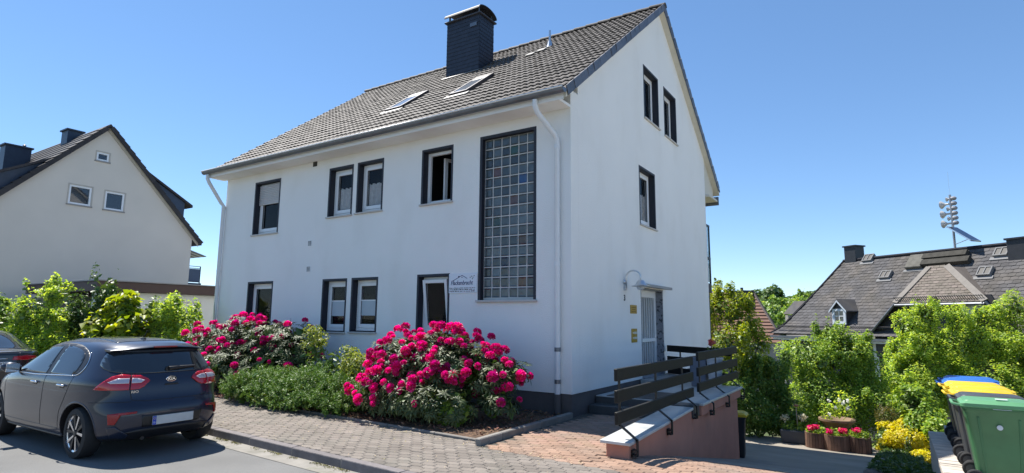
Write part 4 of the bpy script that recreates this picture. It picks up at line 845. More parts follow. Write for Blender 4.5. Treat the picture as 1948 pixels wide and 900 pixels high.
P, N = crown_points([((2.98, 11.25, zy + 1.02), (.33, .25, .26)), ((3.4, 11.30, zy + 1.25), (.36, .26, .42))], 420, rg); ob('leaves', leaves_mesh('leaves', P, N, .08, .05, LEAF_FRESH, rg), t)
for q in range(9):
    P, N = crown_points([((3.05 + rg.uniform(-.2, .7), 11.00, zy + rg.uniform(.9, 1.5)), (.05, .05, .05))], 14, rg); ob('bloom', leaves_mesh('bloom', P, N, .05, .045, mat('white_bloom', (.7, .7, .66), .7, transl=.3), rg, out=.2), t)
t = thing('garden_stake', 'thin pale garden stake with a small terracotta bird on top', 'ornament', (2.05, 11.50, zy)); m = MB(); m.tube([(2.05, 11.50, zy), (2.02, 11.50, zy + 1.0)], .014, 8); m.build('stake', mat('pale_stake', (.45, .36, .28), .7), t); m = MB(); m.lathe([(0, -.07), (.035, -.04), (.045, 0), (.035, .04), (.02, .08)], 12, (2.02, 11.50, zy + 1.06), 'x'); m.build('bird_ornament', mat('terracotta', (.4, .17, .1), .8), t, smooth=True)
# planted bank with stones between driveway and bins
mb = MB(); ys = list(np.arange(2.6, 11.6, .3)); xs_ = [4.18, 4.45, 4.8, 5.17]
for y in ys:
    zl = zdrive(y) + .03; zh = zl + .06
    for i, x in enumerate(xs_): mb.v.append((x, y, zl + (zh - zl) * i / 3 + (.05 * noise.noise((x * 3, y * 3, 1)) if i else -.1)))
for j in range(len(ys) - 1):
    for i in range(3): k = j * 4 + i; mb.f.append([k, k + 1, k + 5, k + 4]); mb.m.append(0)
struct(mb.build('planted_bank', MATS['bark_mulch_soil'], smooth=True))
STONE = mat('grey_field_stone', (.22, .2, .18), .85, var=.25, vscale=5, bump=.01, bscale=18, objvar=.3)
def rock_mesh(seed):
    bm = bmesh.new(); bmesh.ops.create_icosphere(bm, subdivisions=2, radius=1)
    for v in bm.verts: v.co *= 1 + .28 * noise.noise(v.co * 1.3 + Vector((seed * 7, 0, 0)))
    me = bpy.data.meshes.new('stone'); bm.to_mesh(me); bm.free(); me.materials.append(STONE); return me
rms = [rock_mesh(i) for i in range(4)]; rr = random.Random(5)
for i in range(20):
    y = 2.75 + i * .33; s = rr.uniform(.08, .14)
    o = ob('stone', rms[i % 4], None, loc=(4.27 + rr.gauss(0, .03), y, zdrive(y) + .05), rot=(rr.uniform(0, 6), rr.uniform(0, 6), rr.uniform(0, 6))); o.scale = (s, s * 1.3, s * .8)
    tag(o, 'grey field stone in the row edging the driveway bank', 'stone', 'stones edging the planted bank')

# ================================================================== CARS
PAINT = mat('dark_blue_grey_car_paint', (.010, .015, .034), .32, .15, var=.03, coat=.6, spec=.4)
PAINT2 = mat('black_car_paint', (.008, .009, .012), .3, .2, var=.02, coat=1.0)
CGLASS = glass('car_glass', (.035, .045, .05), .02, .0); CGDARK = glass('privacy_glass', (.018, .022, .026), .03, .0)
RED = mat('red_lamp_lens', (.42, .008, .02), .12, var=.03, coat=.6); CLEAR = mat('clear_lamp_lens', (.55, .5, .52), .1, .3, var=.03, coat=.6); DRED = mat('dark_red_reflector', (.28, .012, .015), .2, var=.05)
ALLOY = mat('machined_alloy', (.68, .68, .7), .22, .9, var=.03); GUNM = mat('gunmetal', (.03, .03, .033), .4, .5)
def plan_ring(xr, xf, w, nr, nf, z, n=72):
    cx, hx = (xr + xf) / 2, (xf - xr) / 2; out = []
    for k in range(n):
        a = 2 * math.pi * (k + .5) / n; c, s = math.cos(a), math.sin(a); e = nf if c > 0 else nr
        out.append((cx + hx * math.copysign(abs(c) ** (2 / e), c), w * math.copysign(abs(s) ** (2 / e), s), z))
    return out
def build_car(name, label, loc, rz, levels, paint, wheels, L, spec):
    t = thing(name, label, 'car', loc, rz)
    mb = MB(); n = 72
    zs = [l[0] for l in levels]
    for z, xr, xf, w, nr, nf in levels: mb.v += plan_ring(xr, xf, w, nr, nf, z, n)
    for i in range(len(levels) - 1):
        for j in range(n): mb.f.append([i * n + j, i * n + (j + 1) % n, (i + 1) * n + (j + 1) % n, (i + 1) * n + j]); mb.m.append(0)
    mb.f.append(list(range(n))[::-1]); mb.f.append([(len(levels) - 1) * n + j for j in range(n)]); mb.m += [0, 0]
    tmp = mb.build('car_shell', [paint, BLACKM], None, smooth=True)
    sb = tmp.modifiers.new('s', 'SUBSURF'); sb.levels = sb.render_levels = 1
    cuts = []
    for wx, wr in wheels:
        for s in (-1, 1):
            c = MB(); c.tube([(wx, s * .58, wr), (wx, s * 1.1, wr)], wr + .055, 40); co = c.build('cutter', BLACKM); cuts.append(co)
            b = tmp.modifiers.new('b', 'BOOLEAN'); b.object = co; b.operation = 'DIFFERENCE'; b.solver = 'EXACT'
    dg = bpy.context.evaluated_depsgraph_get()
    for b in tmp.modifiers:
        if b.type == 'BOOLEAN': b.show_viewport = False
    bpy.context.view_layer.update(); dg = bpy.context.evaluated_depsgraph_get()
    full = bpy.data.meshes.new_from_object(tmp.evaluated_get(dg)); bvh = BVHTree.FromPolygons([v.co.copy() for v in full.vertices], [list(p.vertices) for p in full.polygons])
    for b in tmp.modifiers:
        if b.type == 'BOOLEAN': b.show_viewport = True
    bpy.context.view_layer.update(); dg = bpy.context.evaluated_depsgraph_get()
    body_me = bpy.data.meshes.new_from_object(tmp.evaluated_get(dg)); body_me.name = 'body'
    for p in body_me.polygons:
        p.use_smooth = True; c = p.center; p.material_index = 0
        for wx, wr in wheels:
            r = math.hypot(c.x - wx, c.z - wr)
            if r < wr + .0555 and abs(p.normal.x * (c.x - wx) + p.normal.z * (c.z - wr)) / max(r, .01) > .8 and abs(c.y) > .55 and r > wr + .04 and p.normal.dot(Vector((c.x - wx, 0, c.z - wr))) < 0: p.material_index = 1
            if r < wr + .05 and abs(c.y) < .6 and c.z > levels[0][0] + .01: p.material_index = 1
        if p.normal.z < -.7 and c.z < .3: p.material_index = 1
    body_me.set_sharp_from_angle(angle=rad(38))
    for c in cuts + [tmp]: bpy.data.objects.remove(c)
    body = ob('body', body_me, t, True)
    # ---- patches laid on the shell
    def side(s): return lambda u, v: (Vector((u, s * 3, v)), Vector((0, -s, 0)))
    def rear(u, v): return (Vector((-3, u, v)), Vector((1, 0, 0)))
    def front(u, v): return (Vector((L + 3, u, v)), Vector((-1, 0, 0)))
    def polar(u, v): a = rad(u); d = Vector((-math.cos(a), math.sin(a), 0)); return (Vector((1.0, 0, v)) + d * 4, -d)      # u = angle from straight back towards the left side
    def top(u, v): return (Vector((u, v, 4)), Vector((0, 0, -1)))
    def hit(ray, u, v, off):
        o, d = ray(u, v); p, nrm, _, _ = bvh.ray_cast(o, d)
        if p is None: p, nrm, _, _ = bvh.find_nearest(o + d * 2.2)
        if nrm.dot(d) > 0: nrm = -nrm
        return p - d * off * 1.15
    def soft(P, k=2, closed=True):
        for _ in range(k):
            Q = []
            for a, b in zip(P, P[1:] + (P[:1] if closed else [])): Q += [(a[0] * .75 + b[0] * .25, a[1] * .75 + b[1] * .25), (a[0] * .25 + b[0] * .75, a[1] * .25 + b[1] * .75)]
            P = Q if closed else [P[0]] + Q + [P[-1]]
        return P
    spec['soft'] = soft
    def patch(nm, poly, ray, m, off=.004, res=.05, parent=t, asp=1.0):
        us = [p[0] for p in poly]; vs2 = [p[1] for p in poly]; pts = []
        for (a, b), (c, d) in zip(poly, poly[1:] + poly[:1]):
            k = max(1, int(math.hypot((c - a) / asp, d - b) / res))
            pts += [(a + (c - a) * i / k, b + (d - b) * i / k) for i in range(k)]
        nb = len(pts); edges = [(i, (i + 1) % nb) for i in range(nb)]
        u = min(us) + res * asp * .5
        while u < max(us):
            v = min(vs2) + res * .5
            while v < max(vs2): pts.append((u, v)); v += res
            u += res * asp
        vv, ee, ff, *_ = delaunay_2d_cdt([Vector((p[0] / asp, p[1])) for p in pts], edges, [], 1, 1e-6)
        me = MB(); me.v = [tuple(hit(ray, p.x * asp, p.y, off)) for p in vv]; me.f = [list(f_) for f_ in ff]; me.m = [0] * len(ff)
        o = me.build(nm, m, parent, smooth=True, local=True)
        sd = o.modifiers.new('thick', 'SOLIDIFY'); sd.thickness = off * .9 + .002; sd.offset = -1
        return o
    def line(nm, pts, ray, m, w=.006, off=.003, parent=t, res=.04, asp=1.0):
        P_ = []
        for (a, b), (c, d) in zip(pts, pts[1:]):
            k = max(1, int(math.hypot((c - a) / asp, d - b) / res)); P_ += [hit(ray, a + (c - a) * i / k, b + (d - b) * i / k, off) for i in range(k)]
        P_.append(hit(ray, *pts[-1], off)); me = MB(); me.tube(P_, w, 5); return me.build(nm, m, parent, smooth=True, local=True)
    def wheel(wx, s, wr, ww=.2):
        yo = s * spec['track']; me = MB(); k = 1 if s > 0 else -1
        me.lathe([(wr - .105, -k * ww), (wr - .02, -k * ww), (wr - .002, -k * (ww - .03)), (wr, -k * ww * .5), (wr - .002, -k * .03), (wr - .016, -k * .004), (wr - .075, k * .004), (wr - .085, -k * .006)], 40, (wx, yo, wr), 'y', close=False)
        w_ = me.build('wheel', RUBBER, t, smooth=40, local=True); R = wr - .082
        me = MB(); me.lathe([(R, -k * .0), (R, -k * .012), (R - .02, -k * .02), (R - .03, -k * .16)], 40, (wx, yo, wr), 'y', close=False); me.build('rim', ALLOY, w_, smooth=40, local=True)
        me = MB(); me.lathe([(0, -k * .075), (R - .02, -k * .075)], 30, (wx, yo, wr), 'y', close=False); me.build('brake_disc', GUNM, w_, local=True)
        for q in range(5):
            for sg_ in (-1, 1):
                a0 = 2 * math.pi * q / 5 + .35 + sg_ * .12; a1 = 2 * math.pi * q / 5 + .35 + sg_ * .30
                def pt(a, r, d): return (wx + r * math.cos(a), yo - k * d, wr + r * math.sin(a))
                me = MB(); da, db = .22, .085 if sg_ > 0 else .11
                me.hexa([pt(a0 - da, .045, .05), pt(a0 + da, .045, .05), pt(a1 + db, R - .004, .05), pt(a1 - db, R - .004, .05), pt(a0 - da, .045, .012), pt(a0 + da, .045, .012), pt(a1 + db, R - .004, .008), pt(a1 - db, R - .004, .008)])
                me.build('spoke', ALLOY if sg_ > 0 else GUNM, w_, local=True)
        me = MB(); me.lathe([(0, -k * .004), (.035, -k * .006), (.045, -k * .05)], 16, (wx, yo, wr), 'y', close=False); me.build('hub_cap', GUNM, w_, smooth=30, local=True)
    for wx, wr in wheels:
        for s in (-1, 1): wheel(wx, s, wr)
    spec['detail'](t, body, patch, line, hit, side, rear, front, polar, top)
    return t
# ---- the hatchback in front of the house
lev = [(.185, .32, 3.80, .70, 5, 4.2), (.22, .16, 3.92, .79, 5, 4), (.30, .06, 4.0, .828, 5, 3.6), (.40, .02, 4.04, .848, 4.6, 3.3), (.50, .0, 4.05, .857, 4.4, 3.2), (.60, .005, 4.04, .86, 4.2, 3.2), (.66, .03, 4.02, .86, 4.2, 3.2), (.70, .075, 4.0, .86, 4.4, 3.2), (.78, .095, 3.92, .862, 4.4, 3.4), (.86, .105, 3.72, .86, 4.4, 3.6), (.92, .12, 3.46, .852, 4.4, 3.8), (.965, .14, 3.24, .836, 4.4, 4.0), (1.0, .165, 3.13, .815, 4.4, 4.), (1.08, .215, 2.97, .775, 4.2, 4.), (1.18, .285, 2.78, .722, 4.2, 4.), (1.27, .355, 2.60, .672, 4.2, 4.), (1.34, .425, 2.45, .628, 4., 4.), (1.385, .53, 2.32, .575, 3.6, 3.6), (1.42, .72, 2.13, .49, 3.2, 3.2), (1.442, 1.0, 1.93, .37, 3, 3), (1.452, 1.28, 1.74, .2, 2.5, 2.5)]
def kia_detail(t, body, patch, line, hit, side, rear, front, polar, top):
    soft = KSPEC['soft']
    for s in (1, -1):
        sd = side(s)
        patch('window_surround', soft([(3.10, .965), (2.62, 1.16), (2.36, 1.30), (2.05, 1.372), (1.6, 1.385), (1.2, 1.362), (.92, 1.29), (.80, 1.2), (.80, 1.05), (.90, 1.005), (2.0, .965)], 1), sd, BLACKM, .003, .03)
        patch('side_window', [(2.86, .99), (2.58, 1.13), (2.34, 1.265), (2.05, 1.335), (1.74, 1.347), (1.68, .985)], sd, CGLASS, .007)
        patch('side_window', [(1.56, .99), (1.62, 1.35)] + soft([(1.5, 1.347), (1.22, 1.322), (.97, 1.27), (.90, 1.15), (.92, 1.02), (1.1, .99)], 2, False), sd, CGDARK, .007)
        line('chrome_strip', [(3.08, .962), (2.0, .962), (.92, 1.0)], sd, CHROME, .008, .004)
        line('chrome_strip', soft([(.98, .995), (.80, 1.01), (.765, 1.16), (.87, 1.28)], 2, False), sd, CHROME, .007, .004)
        for pl in ([(1.66, 1.36), (1.64, .96), (1.66, .6), (1.68, .33)], [(2.98, .95), (3.02, .8), (2.97, .5), (2.93, .33)], [(1.02, 1.29), (.88, 1.1), (.90, .93), (1.0, .75), (1.12, .55), (1.16, .33)], [(2.93, .33), (1.16, .33)]): line('door_gap', pl, sd, BLACKM, .0035, .0)
        for x in (1.80, 1.0):
            me = MB(); pp = [hit(sd, x + .02 + .19 * k / 6, .868 + .01 * math.sin(math.pi * k / 6), .012 + .022 * math.sin(math.pi * k / 6)) for k in range(7)]; me.tube(pp, .013, 8); me.build('door_handle', CHROME, t, smooth=True, local=True)
            patch('handle_recess', [(x + .05, .835), (x + .17, .835), (x + .19, .862), (x + .03, .862)], sd, BLACKM, .002, .03)
        line('sill_trim', [(2.9, .235), (1.12, .235)], sd, BLACKM, .02, -.008)
        line('wheel_arch_lip', [(.72 + .375 * math.cos(a), .31 + .375 * math.sin(a)) for a in [math.pi * k / 20 - .1 for k in range(23)]], sd, PAINT, .012, -.006)
        line('swage_line', [(2.95, .80), (2.0, .80), (1.2, .79), (.5, .83)], sd, PAINT, .012, -.009)
        y = s * .93                                                 # door mirror
        me = MB(); secs = []
        for k in range(7):
            a = k / 6; r = math.sin(math.pi * (a * .86 + .1)) ** .6
            secs.append([(2.62 + .06 * math.cos(q) * r + .03 * a, s * (.80 + .22 * a), 1.01 + .075 * math.sin(q) * r + .02 * a) for q in [2 * math.pi * j / 12 for j in range(12)]])
        loft(me, secs); mi = me.build('door_mirror', PAINT, t, smooth=True, local=True)
        me = MB(); me.box(2.545, 2.56, min(s * .84, s * .99), max(s * .84, s * .99), .965, 1.075); me.build('mirror_glass', CHROME, mi, local=True)
        me = MB(); me.hexa([(2.58, s * .76, .95), (2.66, s * .76, .95), (2.66, s * .86, .96), (2.58, s * .86, .96), (2.58, s * .76, .985), (2.66, s * .76, .985), (2.66, s * .86, .985), (2.58, s * .86, .985)]); me.build('mirror_arm', BLACKM, mi, local=True)
        # tail light: side half and tailgate half (angle in degrees from straight back)
        P1 = [(s * a, z) for a, z in ((30.2, .845), (30.2, 1.02), (36, 1.035), (42, 1.01), (47, .95), (54, .85), (48, .845))]; P2 = [(s * a, z) for a, z in ((29.3, .845), (29.3, 1.02), (24, 1.015), (18.5, .975), (17, .945), (21, .875), (24, .85))]
        tl = patch('tail_light', P1, polar, RED, .016, .018, asp=60); patch('lens_inlay', [(s * a, z) for a, z in ((30.6, .925), (30.6, .985), (38, .985), (44, .94), (42, .925))], polar, CLEAR, .021, .015, tl, 60)
        tl = patch('tail_light', P2, polar, RED, .016, .018, asp=60); patch('lens_inlay', [(s * a, z) for a, z in ((29, .925), (29, .985), (25, .98), (20.5, .955), (23, .925))], polar, CLEAR, .021, .015, tl, 60)
        patch('reflector', [(s * a, z) for a, z in ((40, .44), (41, .565), (33, .58), (24, .59), (24, .565), (33, .55), (36, .44))], polar, DRED, .013, .018, asp=60)
        line('bumper_gap', [(s * 58, .69), (s * 40, .70), (s * 28, .70)], polar, BLACKM, .004, .0, asp=60)
        line('tailgate_gap', [(s * 29.7, 1.03), (s * 29.7, .84), (s * 28, .72), (s * 20, .70), (0, .70)], polar, BLACKM, .0045, .0, asp=60)
        patch('bumper_vent', [(s * a, z) for a, z in ((39, .27), (41, .40), (36, .42), (28, .30), (30, .25))], polar, PAINT, .012, .02, asp=60)
        patch('headlight', [(3.62, s * .70), (3.45, s * .80), (3.75, s * .66), (3.85, s * .55)], top, CLEAR, .008, .03)
    patch('rear_window', soft([(-.56, 1.32), (.56, 1.32), (.64, 1.22), (.69, 1.11), (.62, 1.05), (.3, 1.03), (-.3, 1.03), (-.62, 1.05), (-.69, 1.11), (-.64, 1.22)], 1), rear, CGDARK, .009, .03)
    patch('windscreen', [(-.6, 1.03), (.6, 1.03), (.5, 1.35), (-.5, 1.35)], front, CGLASS, .006)
    me = MB(); secs = []
    for k in range(13):
        y = -.60 + 1.2 * k / 12; e = 1 - (abs(y) / .62) ** 4; zz = 1.385 - .055 * (y / .6) ** 2
        w_ = .35 + .65 * e; zz -= .006; secs.append([(.66, y, zz + .010 * w_), (.36 + .16 * (1 - e), y, zz - .010 * w_), (.340 + .17 * (1 - e), y, zz - .026 * w_), (.44 + .06 * (1 - e), y, zz - .060 * w_), (.64, y, zz - .05 * w_)])
    loft(me, secs); sp = me.build('spoiler', PAINT, t, smooth=50, local=True)
    me = MB(); me.box(.325, .36, -.15, .15, 1.345, 1.362); me.build('brake_light', DRED, sp, local=True)
    patch('spoiler_underside', [(-.58, 1.30), (.58, 1.30), (.57, 1.335), (-.57, 1.335)], rear, BLACKM, .02)
    me = MB(); me.tube([hit(rear, .02, 1.075, .03), hit(rear, -.1, 1.085, .03), hit(rear, -.34, 1.09, .025)], [.03, .022, .012], 8); me.lathe([(0, 0), (.035, 0), (.03, .04), (0, .045)], 14, hit(rear, .02, 1.07, .0) + Vector((-.03, 0, 0)), 'x'); me.build('wiper', BLACKM, t, smooth=40, local=True)
    # badges: oval emblem and model lettering
    c = hit(rear, -.0, .945, .006); me = MB(); me.lathe([(0, 0), (1, 0), (.94, -.006), (0, -.007)], 28, (0, 0, 0), 'x'); me.v = [(c.x + x, c.y + y * .068, c.z + z * .036) for x, y, z in me.v]; e = me.build('emblem', CHROME, t, smooth=40, local=True)
    me = MB(); me.lathe([(0, -.0075), (1, -.0075)], 28, (0, 0, 0), 'x', close=False); me.v = [(c.x + x, c.y + y * .06, c.z + z * .029) for x, y, z in me.v]; me.build('emblem_field', BLACKM, e, local=True)
    rr_ = (rad(90), 0, rad(-90)); text('lettering', 'KIA', .048, CHROME, t, (c.x - .009, c.y, c.z), rr_, local=True, extrude=.001, bold=.001, sx=1.25)
    p = hit(rear, .44, .815, .006); text('lettering', 'RIO', .042, CHROME, t, p, (rad(90), 0, rad(-90 - 9)), local=True, extrude=.001, bold=.001, sx=1.2)
    p = hit(rear, -.50, .85, .005); me = MB(); me.box(p.x - .004, p.x, p.y - .06, p.y + .05, p.z - .01, p.z + .01); me.build('badge', CHROME, t, local=True)
    patch('handle_recess', [(-.09, .87), (.09, .87), (.08, .895), (-.08, .895)], rear, BLACKM, .004, .03)
    patch('plate_recess', [(-.36, .385), (.36, .385), (.38, .53), (-.38, .53)], rear, BLACKM, .003)
    xp = min(hit(rear, y, .49, 0).x for y in (-.26, 0, .26)) - .016; me = MB(); me.box(xp, xp + .008, -.26, .26, .40, .51); pl = me.build('number_plate', mat('plate_white', (.5, .5, .49), .5, var=.12, vscale=12), t, bevel=.004, local=True)
    me = MB(); me.box(xp - .003, xp - .0005, .215, .258, .403, .507); me.build('blue_band', mat('plate_blue', (.01, .05, .4), .4), pl, local=True)
    me = MB()
    for q in range(12): a = math.pi * q / 6; me.box(xp - .004, xp - .0032, .2365 + .012 * math.cos(a) - .002, .2365 + .012 * math.cos(a) + .002, .48 + .012 * math.sin(a) - .002, .48 + .012 * math.sin(a) + .002)
    me.build('star_ring', mat('plate_yellow', (.6, .45, .02), .5), pl, local=True); text('lettering', 'D', .03, WHITE, pl, (xp - .0035, .2365, .43), rr_, local=True, extrude=.0005)
    patch('diffuser', [(-.62, .20), (.62, .20), (.56, .33), (.40, .36), (-.40, .36), (-.56, .33)], rear, BLACKM, .006)
    me = MB(); me.hexa([(.88, -.02, 1.425), (1.0, -.02, 1.43), (1.0, .02, 1.43), (.88, .02, 1.425), (.91, -.012, 1.46), (.97, -.012, 1.46), (.97, .012, 1.46), (.91, .012, 1.46)]); me.tube([(.94, 0, 1.455), (.86, 0, 1.56)], .004, 6); me.build('roof_aerial', BLACKM, t, local=True)
    patch('roof_panel', [(.75, -.42), (.75, .42), (2.1, .36), (2.1, -.36)], top, mat('dark_roof_panel', (.022, .024, .03), .25, .2, var=.05, coat=.8), .003)
    me = MB(); me.tube([(.3, .3, .24), (.12, .3, .235)], .025, 10); me.build('exhaust', GUNM, t, local=True)
HEAD = math.pi + rad(1.0); KO = Vector((-3.22, -5.04, ZR + .006))
KSPEC = dict(track=.815, detail=kia_detail)
build_car('parked_car', 'dark blue-grey hatchback parked at the kerb, seen from behind', KO, HEAD, lev, PAINT, ((.72, .308), (3.29, .308)), 4.05, KSPEC)
# ---- the black car parked in front of it
lev2 = [(.2, .3, 4.4, .76, 5, 4), (.28, .1, 4.62, .86, 5, 3.6), (.42, .03, 4.68, .90, 4.4, 3.2), (.6, .0, 4.69, .915, 4.2, 3.), (.75, .03, 4.62, .92, 4.2, 3.), (.88, .05, 4.3, .915, 4.2, 3.4), (.96, .045, 3.8, .90, 4.2, 3.6), (1.0, .10, 3.5, .87, 4., 3.8), (1.03, .35, 3.3, .81, 3.4, 3.8), (1.12, .62, 3.1, .74, 3.4, 3.8), (1.22, .90, 2.9, .68, 3.2, 3.6), (1.32, 1.22, 2.68, .61, 3., 3.4), (1.39, 1.55, 2.45, .52, 2.8, 3.), (1.43, 1.85, 2.25, .36, 2.5, 2.6), (1.44, 1.98, 2.15, .18, 2.4, 2.4)]
def car2_detail(t, body, patch, line, hit, side, rear, front, polar, top):
    for s in (1, -1):
        sd = side(s)
        patch('side_window', [(3.2, 1.03), (2.62, 1.31), (2.2, 1.38), (1.7, 1.37), (1.2, 1.27), (.85, 1.06)], sd, CGDARK, .004)
        tl = patch('tail_light', [(s * a, z) for a, z in ((16, .83), (17, .90), (30, .92), (42, .9), (46, .86), (30, .82))], polar, RED, .01, .03, asp=60)
        line('tailgate_gap', [(s * 24, .98), (s * 23, .66), (s * 15, .62), (0, .62)], polar, BLACKM, .005, .0, asp=60)
    patch('rear_window', [(.42, -.56), (.42, .56), (1.5, .40), (1.5, -.40)], top, CGDARK, .005)
    patch('windscreen', [(-.6, 1.06), (.6, 1.06), (.45, 1.36), (-.45, 1.36)], front, CGDARK, .006)
    me = MB()
    for k in range(13): pass
    line('boot_lip', [(s_, .985) for s_ in (-38, -25, -10, 0, 10, 25, 38)], polar, PAINT2, .016, .0, asp=60)
    xp = hit(rear, 0, .74, 0).x - .02; me = MB(); me.box(xp, xp + .01, -.26, .26, .685, .795); pl = me.build('number_plate', WHITE, t, bevel=.004, local=True)
    text('lettering', '337E', .105, DARKINK, pl, (xp - .0015, -.245, .74), (rad(90), 0, rad(-90)), local=True, extrude=.001, align='RIGHT', bold=.0015, sx=.85)
    line('chrome_strip', [(.2, .86), (-.2, .86)], rear, CHROME, .008, .004)
build_car('parked_car', 'black saloon car parked ahead of the hatchback, partly out of frame', Vector((-10.75, -4.78, ZR + .006)), math.pi - rad(4), lev2, PAINT2, ((.9, .34), (3.75, .34)), 4.69, dict(track=.90, detail=car2_detail))

# ================================================================== NEIGHBOURING HOUSES
# ---- beige gabled house on the left
XN = -24.47; NRY, NRZ, NS = 2.05, 10.22, 1.07; BEIGE = mat('beige_render', (.70, .63, .545), .9, var=.06, vscale=.6, bump=.003, bscale=40, spec=.2)
NROOF = mat('dark_brown_tiles', (.036, .03, .03), .7, var=.3, vscale=3, objvar=.2); DSL = mat('blue_black_slate_cladding', (.028, .045, .08), .45, var=.2, vscale=5, objvar=.2)
nh = thing('gabled_house', 'beige house on the left showing its shaded gable with three small windows', 'house', (XN - 5, NRY, -.3))
def nz(y): return NRZ - NS * abs(y - NRY)
wins = [(.82, 1.67, 6.41, 7.25), (2.19, 2.98, 6.39, 7.22), (1.69, 2.19, 8.53, 8.92)]
m = MB(); PN = lambda u, w, d: (XN - d, u, w)
wall_panel(m, PN, -2.1, 6.2, -.5, lambda u: nz(u) - .12, wins, .25, (NRY,)); m.build('gable_wall', BEIGE, nh)
m = MB(); m.box(XN - 11, XN - .25, -2.1, -1.85, -.5, nz(-1.9) - .12); m.box(XN - 11, XN - .25, 5.95, 6.2, -.5, nz(6) - .12); m.box(XN - 11.2, XN - 11, -2.1, 6.2, -.5, 6); m.build('side_wall', BEIGE, nh)
for (a, b, c, d) in wins:
    m = MB()
    for q in ((a, a + .08, c, d), (b - .08, b, c, d), (a + .08, b - .08, c, c + .08), (a + .08, b - .08, d - .08, d)): m.box(XN - .12, XN - .02, *q[:2], *q[2:])
    w = m.build('window', PVC, nh, bevel=.008); m = MB(); m.box(XN - .09, XN - .08, a + .07, b - .07, c + .07, d - .07); m.build('pane', glass('far_pane', (.03, .04, .055), .03, .1), w)
    m = MB(); m.box(XN - .1, XN + .05, a - .06, b + .06, c - .06, c - .002); m.build('sill', mat('grey_sill', (.3, .28, .26), .7), w)
    m = MB(); m.box(XN + .001, XN + .012, a - .05, a, c, d + .05); m.box(XN + .001, XN + .012, b, b + .05, c, d + .05); m.box(XN + .001, XN + .012, a, b, d, d + .05); m.build('window_surround', mat('beige_surround', (.50, .45, .39), .85), w)
m = MB(); E0_, E1_ = -2.6, 6.62
for ya, yb in ((E0_, NRY), (NRY, E1_)):
    m.hexa([(XN - 11.2, ya, nz(ya) - .1), (XN + .18, ya, nz(ya) - .1), (XN + .18, yb, nz(yb) - .1), (XN - 11.2, yb, nz(yb) - .1), (XN - 11.2, ya, nz(ya) + .04), (XN + .18, ya, nz(ya) + .04), (XN + .18, yb, nz(yb) + .04), (XN - 11.2, yb, nz(yb) + .04)])
nroof = m.build('roof', NROOF, nh)
for r in range(17):
    for sg_ in (-1, 1):
        if sg_ > 0 and r > 8: continue
        y0 = NRY + sg_ * (r + 1) * .265; y1 = NRY + sg_ * r * .265; m = MB()
        m.hexa([(XN - 11.2, y0, nz(y0) + .045), (XN + .1, y0, nz(y0) + .045), (XN + .1, y1, nz(y1) + .042), (XN - 11.2, y1, nz(y1) + .042), (XN - 11.2, y0, nz(y0) + .10), (XN + .1, y0, nz(y0) + .10), (XN + .1, y1, nz(y1) + .05), (XN - 11.2, y1, nz(y1) + .05)]); m.build('tile_course', NROOF, nroof)
m = MB(); m.hexa([(-.22, 0, -.06), (0.03, 0, -.13), (.03, .36, -.13), (-.22, .36, -.06), (-.22, 0, .1), (.03, 0, .08), (.03, .36, .045), (-.22, .36, .06)]); vt = m.mesh('verge_tile', NROOF)
for sg_ in (-1, 1):
    for i in range(19):
        y = (E0_ + i * .25) if sg_ < 0 else (E1_ - i * .25)
        if (sg_ < 0 and y > NRY - .2) or (sg_ > 0 and y < NRY + .2): continue
        o = ob('verge_tile', vt, nroof, loc=(XN + .19, y, nz(y)), rot=(math.atan(NS), 0, 0) if sg_ < 0 else (math.atan(NS), 0, 0)); o.parent = nroof
        if sg_ > 0: o.scale = (1, -1, 1); o.rotation_euler = (-math.atan(NS), 0, 0)
m = MB(); m.prism([(XN + .03, NRY, nz(NRY) - .12), (XN + .03, 6.5, nz(6.5) - .12), (XN + .03, 6.5, nz(6.5) - .30), (XN + .03, NRY, nz(NRY) - .30)], (.03, 0, 0)); m.build('barge_board', mat('pale_barge_board', (.5, .45, .36), .7), nh)
# dormers: slate clad, one on each slope
for (ya, yb, dz, nm) in ((5.75, 3.5, 0, 'r'), (-1.6, .9, 0, 'l')):
    m = MB(); x1, x0 = XN - .12, XN - 8
    ze = 7.3 if nm == 'r' else 7.2; zi = ze + (1.2 if nm == 'r' else .95)
    yi = NRY + (NRZ - zi) / NS * (1 if nm == 'r' else -1)
    m.prism([(x1, ya, nz(ya)), (x1, ya, ze), (x1, yi, zi)], (x0 - x1, 0, 0)); dn = m.build('dormer', DSL, nroof)
    m = MB(); yo = ya + (.35 if nm == 'r' else -.35); zo = ze - .35 * (zi - ze) / abs(yi - ya)
    m.prism([(x1 + .12, yo, zo), (x1 + .12, yi, zi + .02), (x1 + .12, yi, zi + .12), (x1 + .12, yo, zo + .12)], (x0 - x1 - .2, 0, 0)); m.build('dormer_roof', NROOF, dn)
    m = MB()
    for r in range(5): m.box(x1 + .001, x1 + .012 - .002 * (r % 2), min(ya, yi), max(ya, yi), 0, 0) if False else None
for i, (y, x, w, z0, z1) in enumerate(((1.85, XN - 3.4, .62, 9.6, 10.42), (.42, XN - 5.6, 1.0, 8.4, 9.62))):
    m = MB(); m.box(x - .35, x + .35, y - w / 2, y + w / 2, z0, z1); cn = m.build('chimney', DSL, nroof); m = MB(); m.box(x - .42, x + .42, y - w / 2 - .07, y + w / 2 + .07, z1, z1 + .07); m.build('chimney_cap', mat('chimney_cap', (.05, .055, .07), .5), cn)
    if i: m = MB(); m.lathe([(.06, 0), (.06, .12), (.09, .13), (.0, .22)], 10, (x, y + .3, z1 + .07)); m.build('cowl', ZINC, cn)
m = MB(); m.box(XN - 5, XN - .35, 6.2, 7.05, 3.2, 3.35); nb = m.build('balcony', DSL, nh)
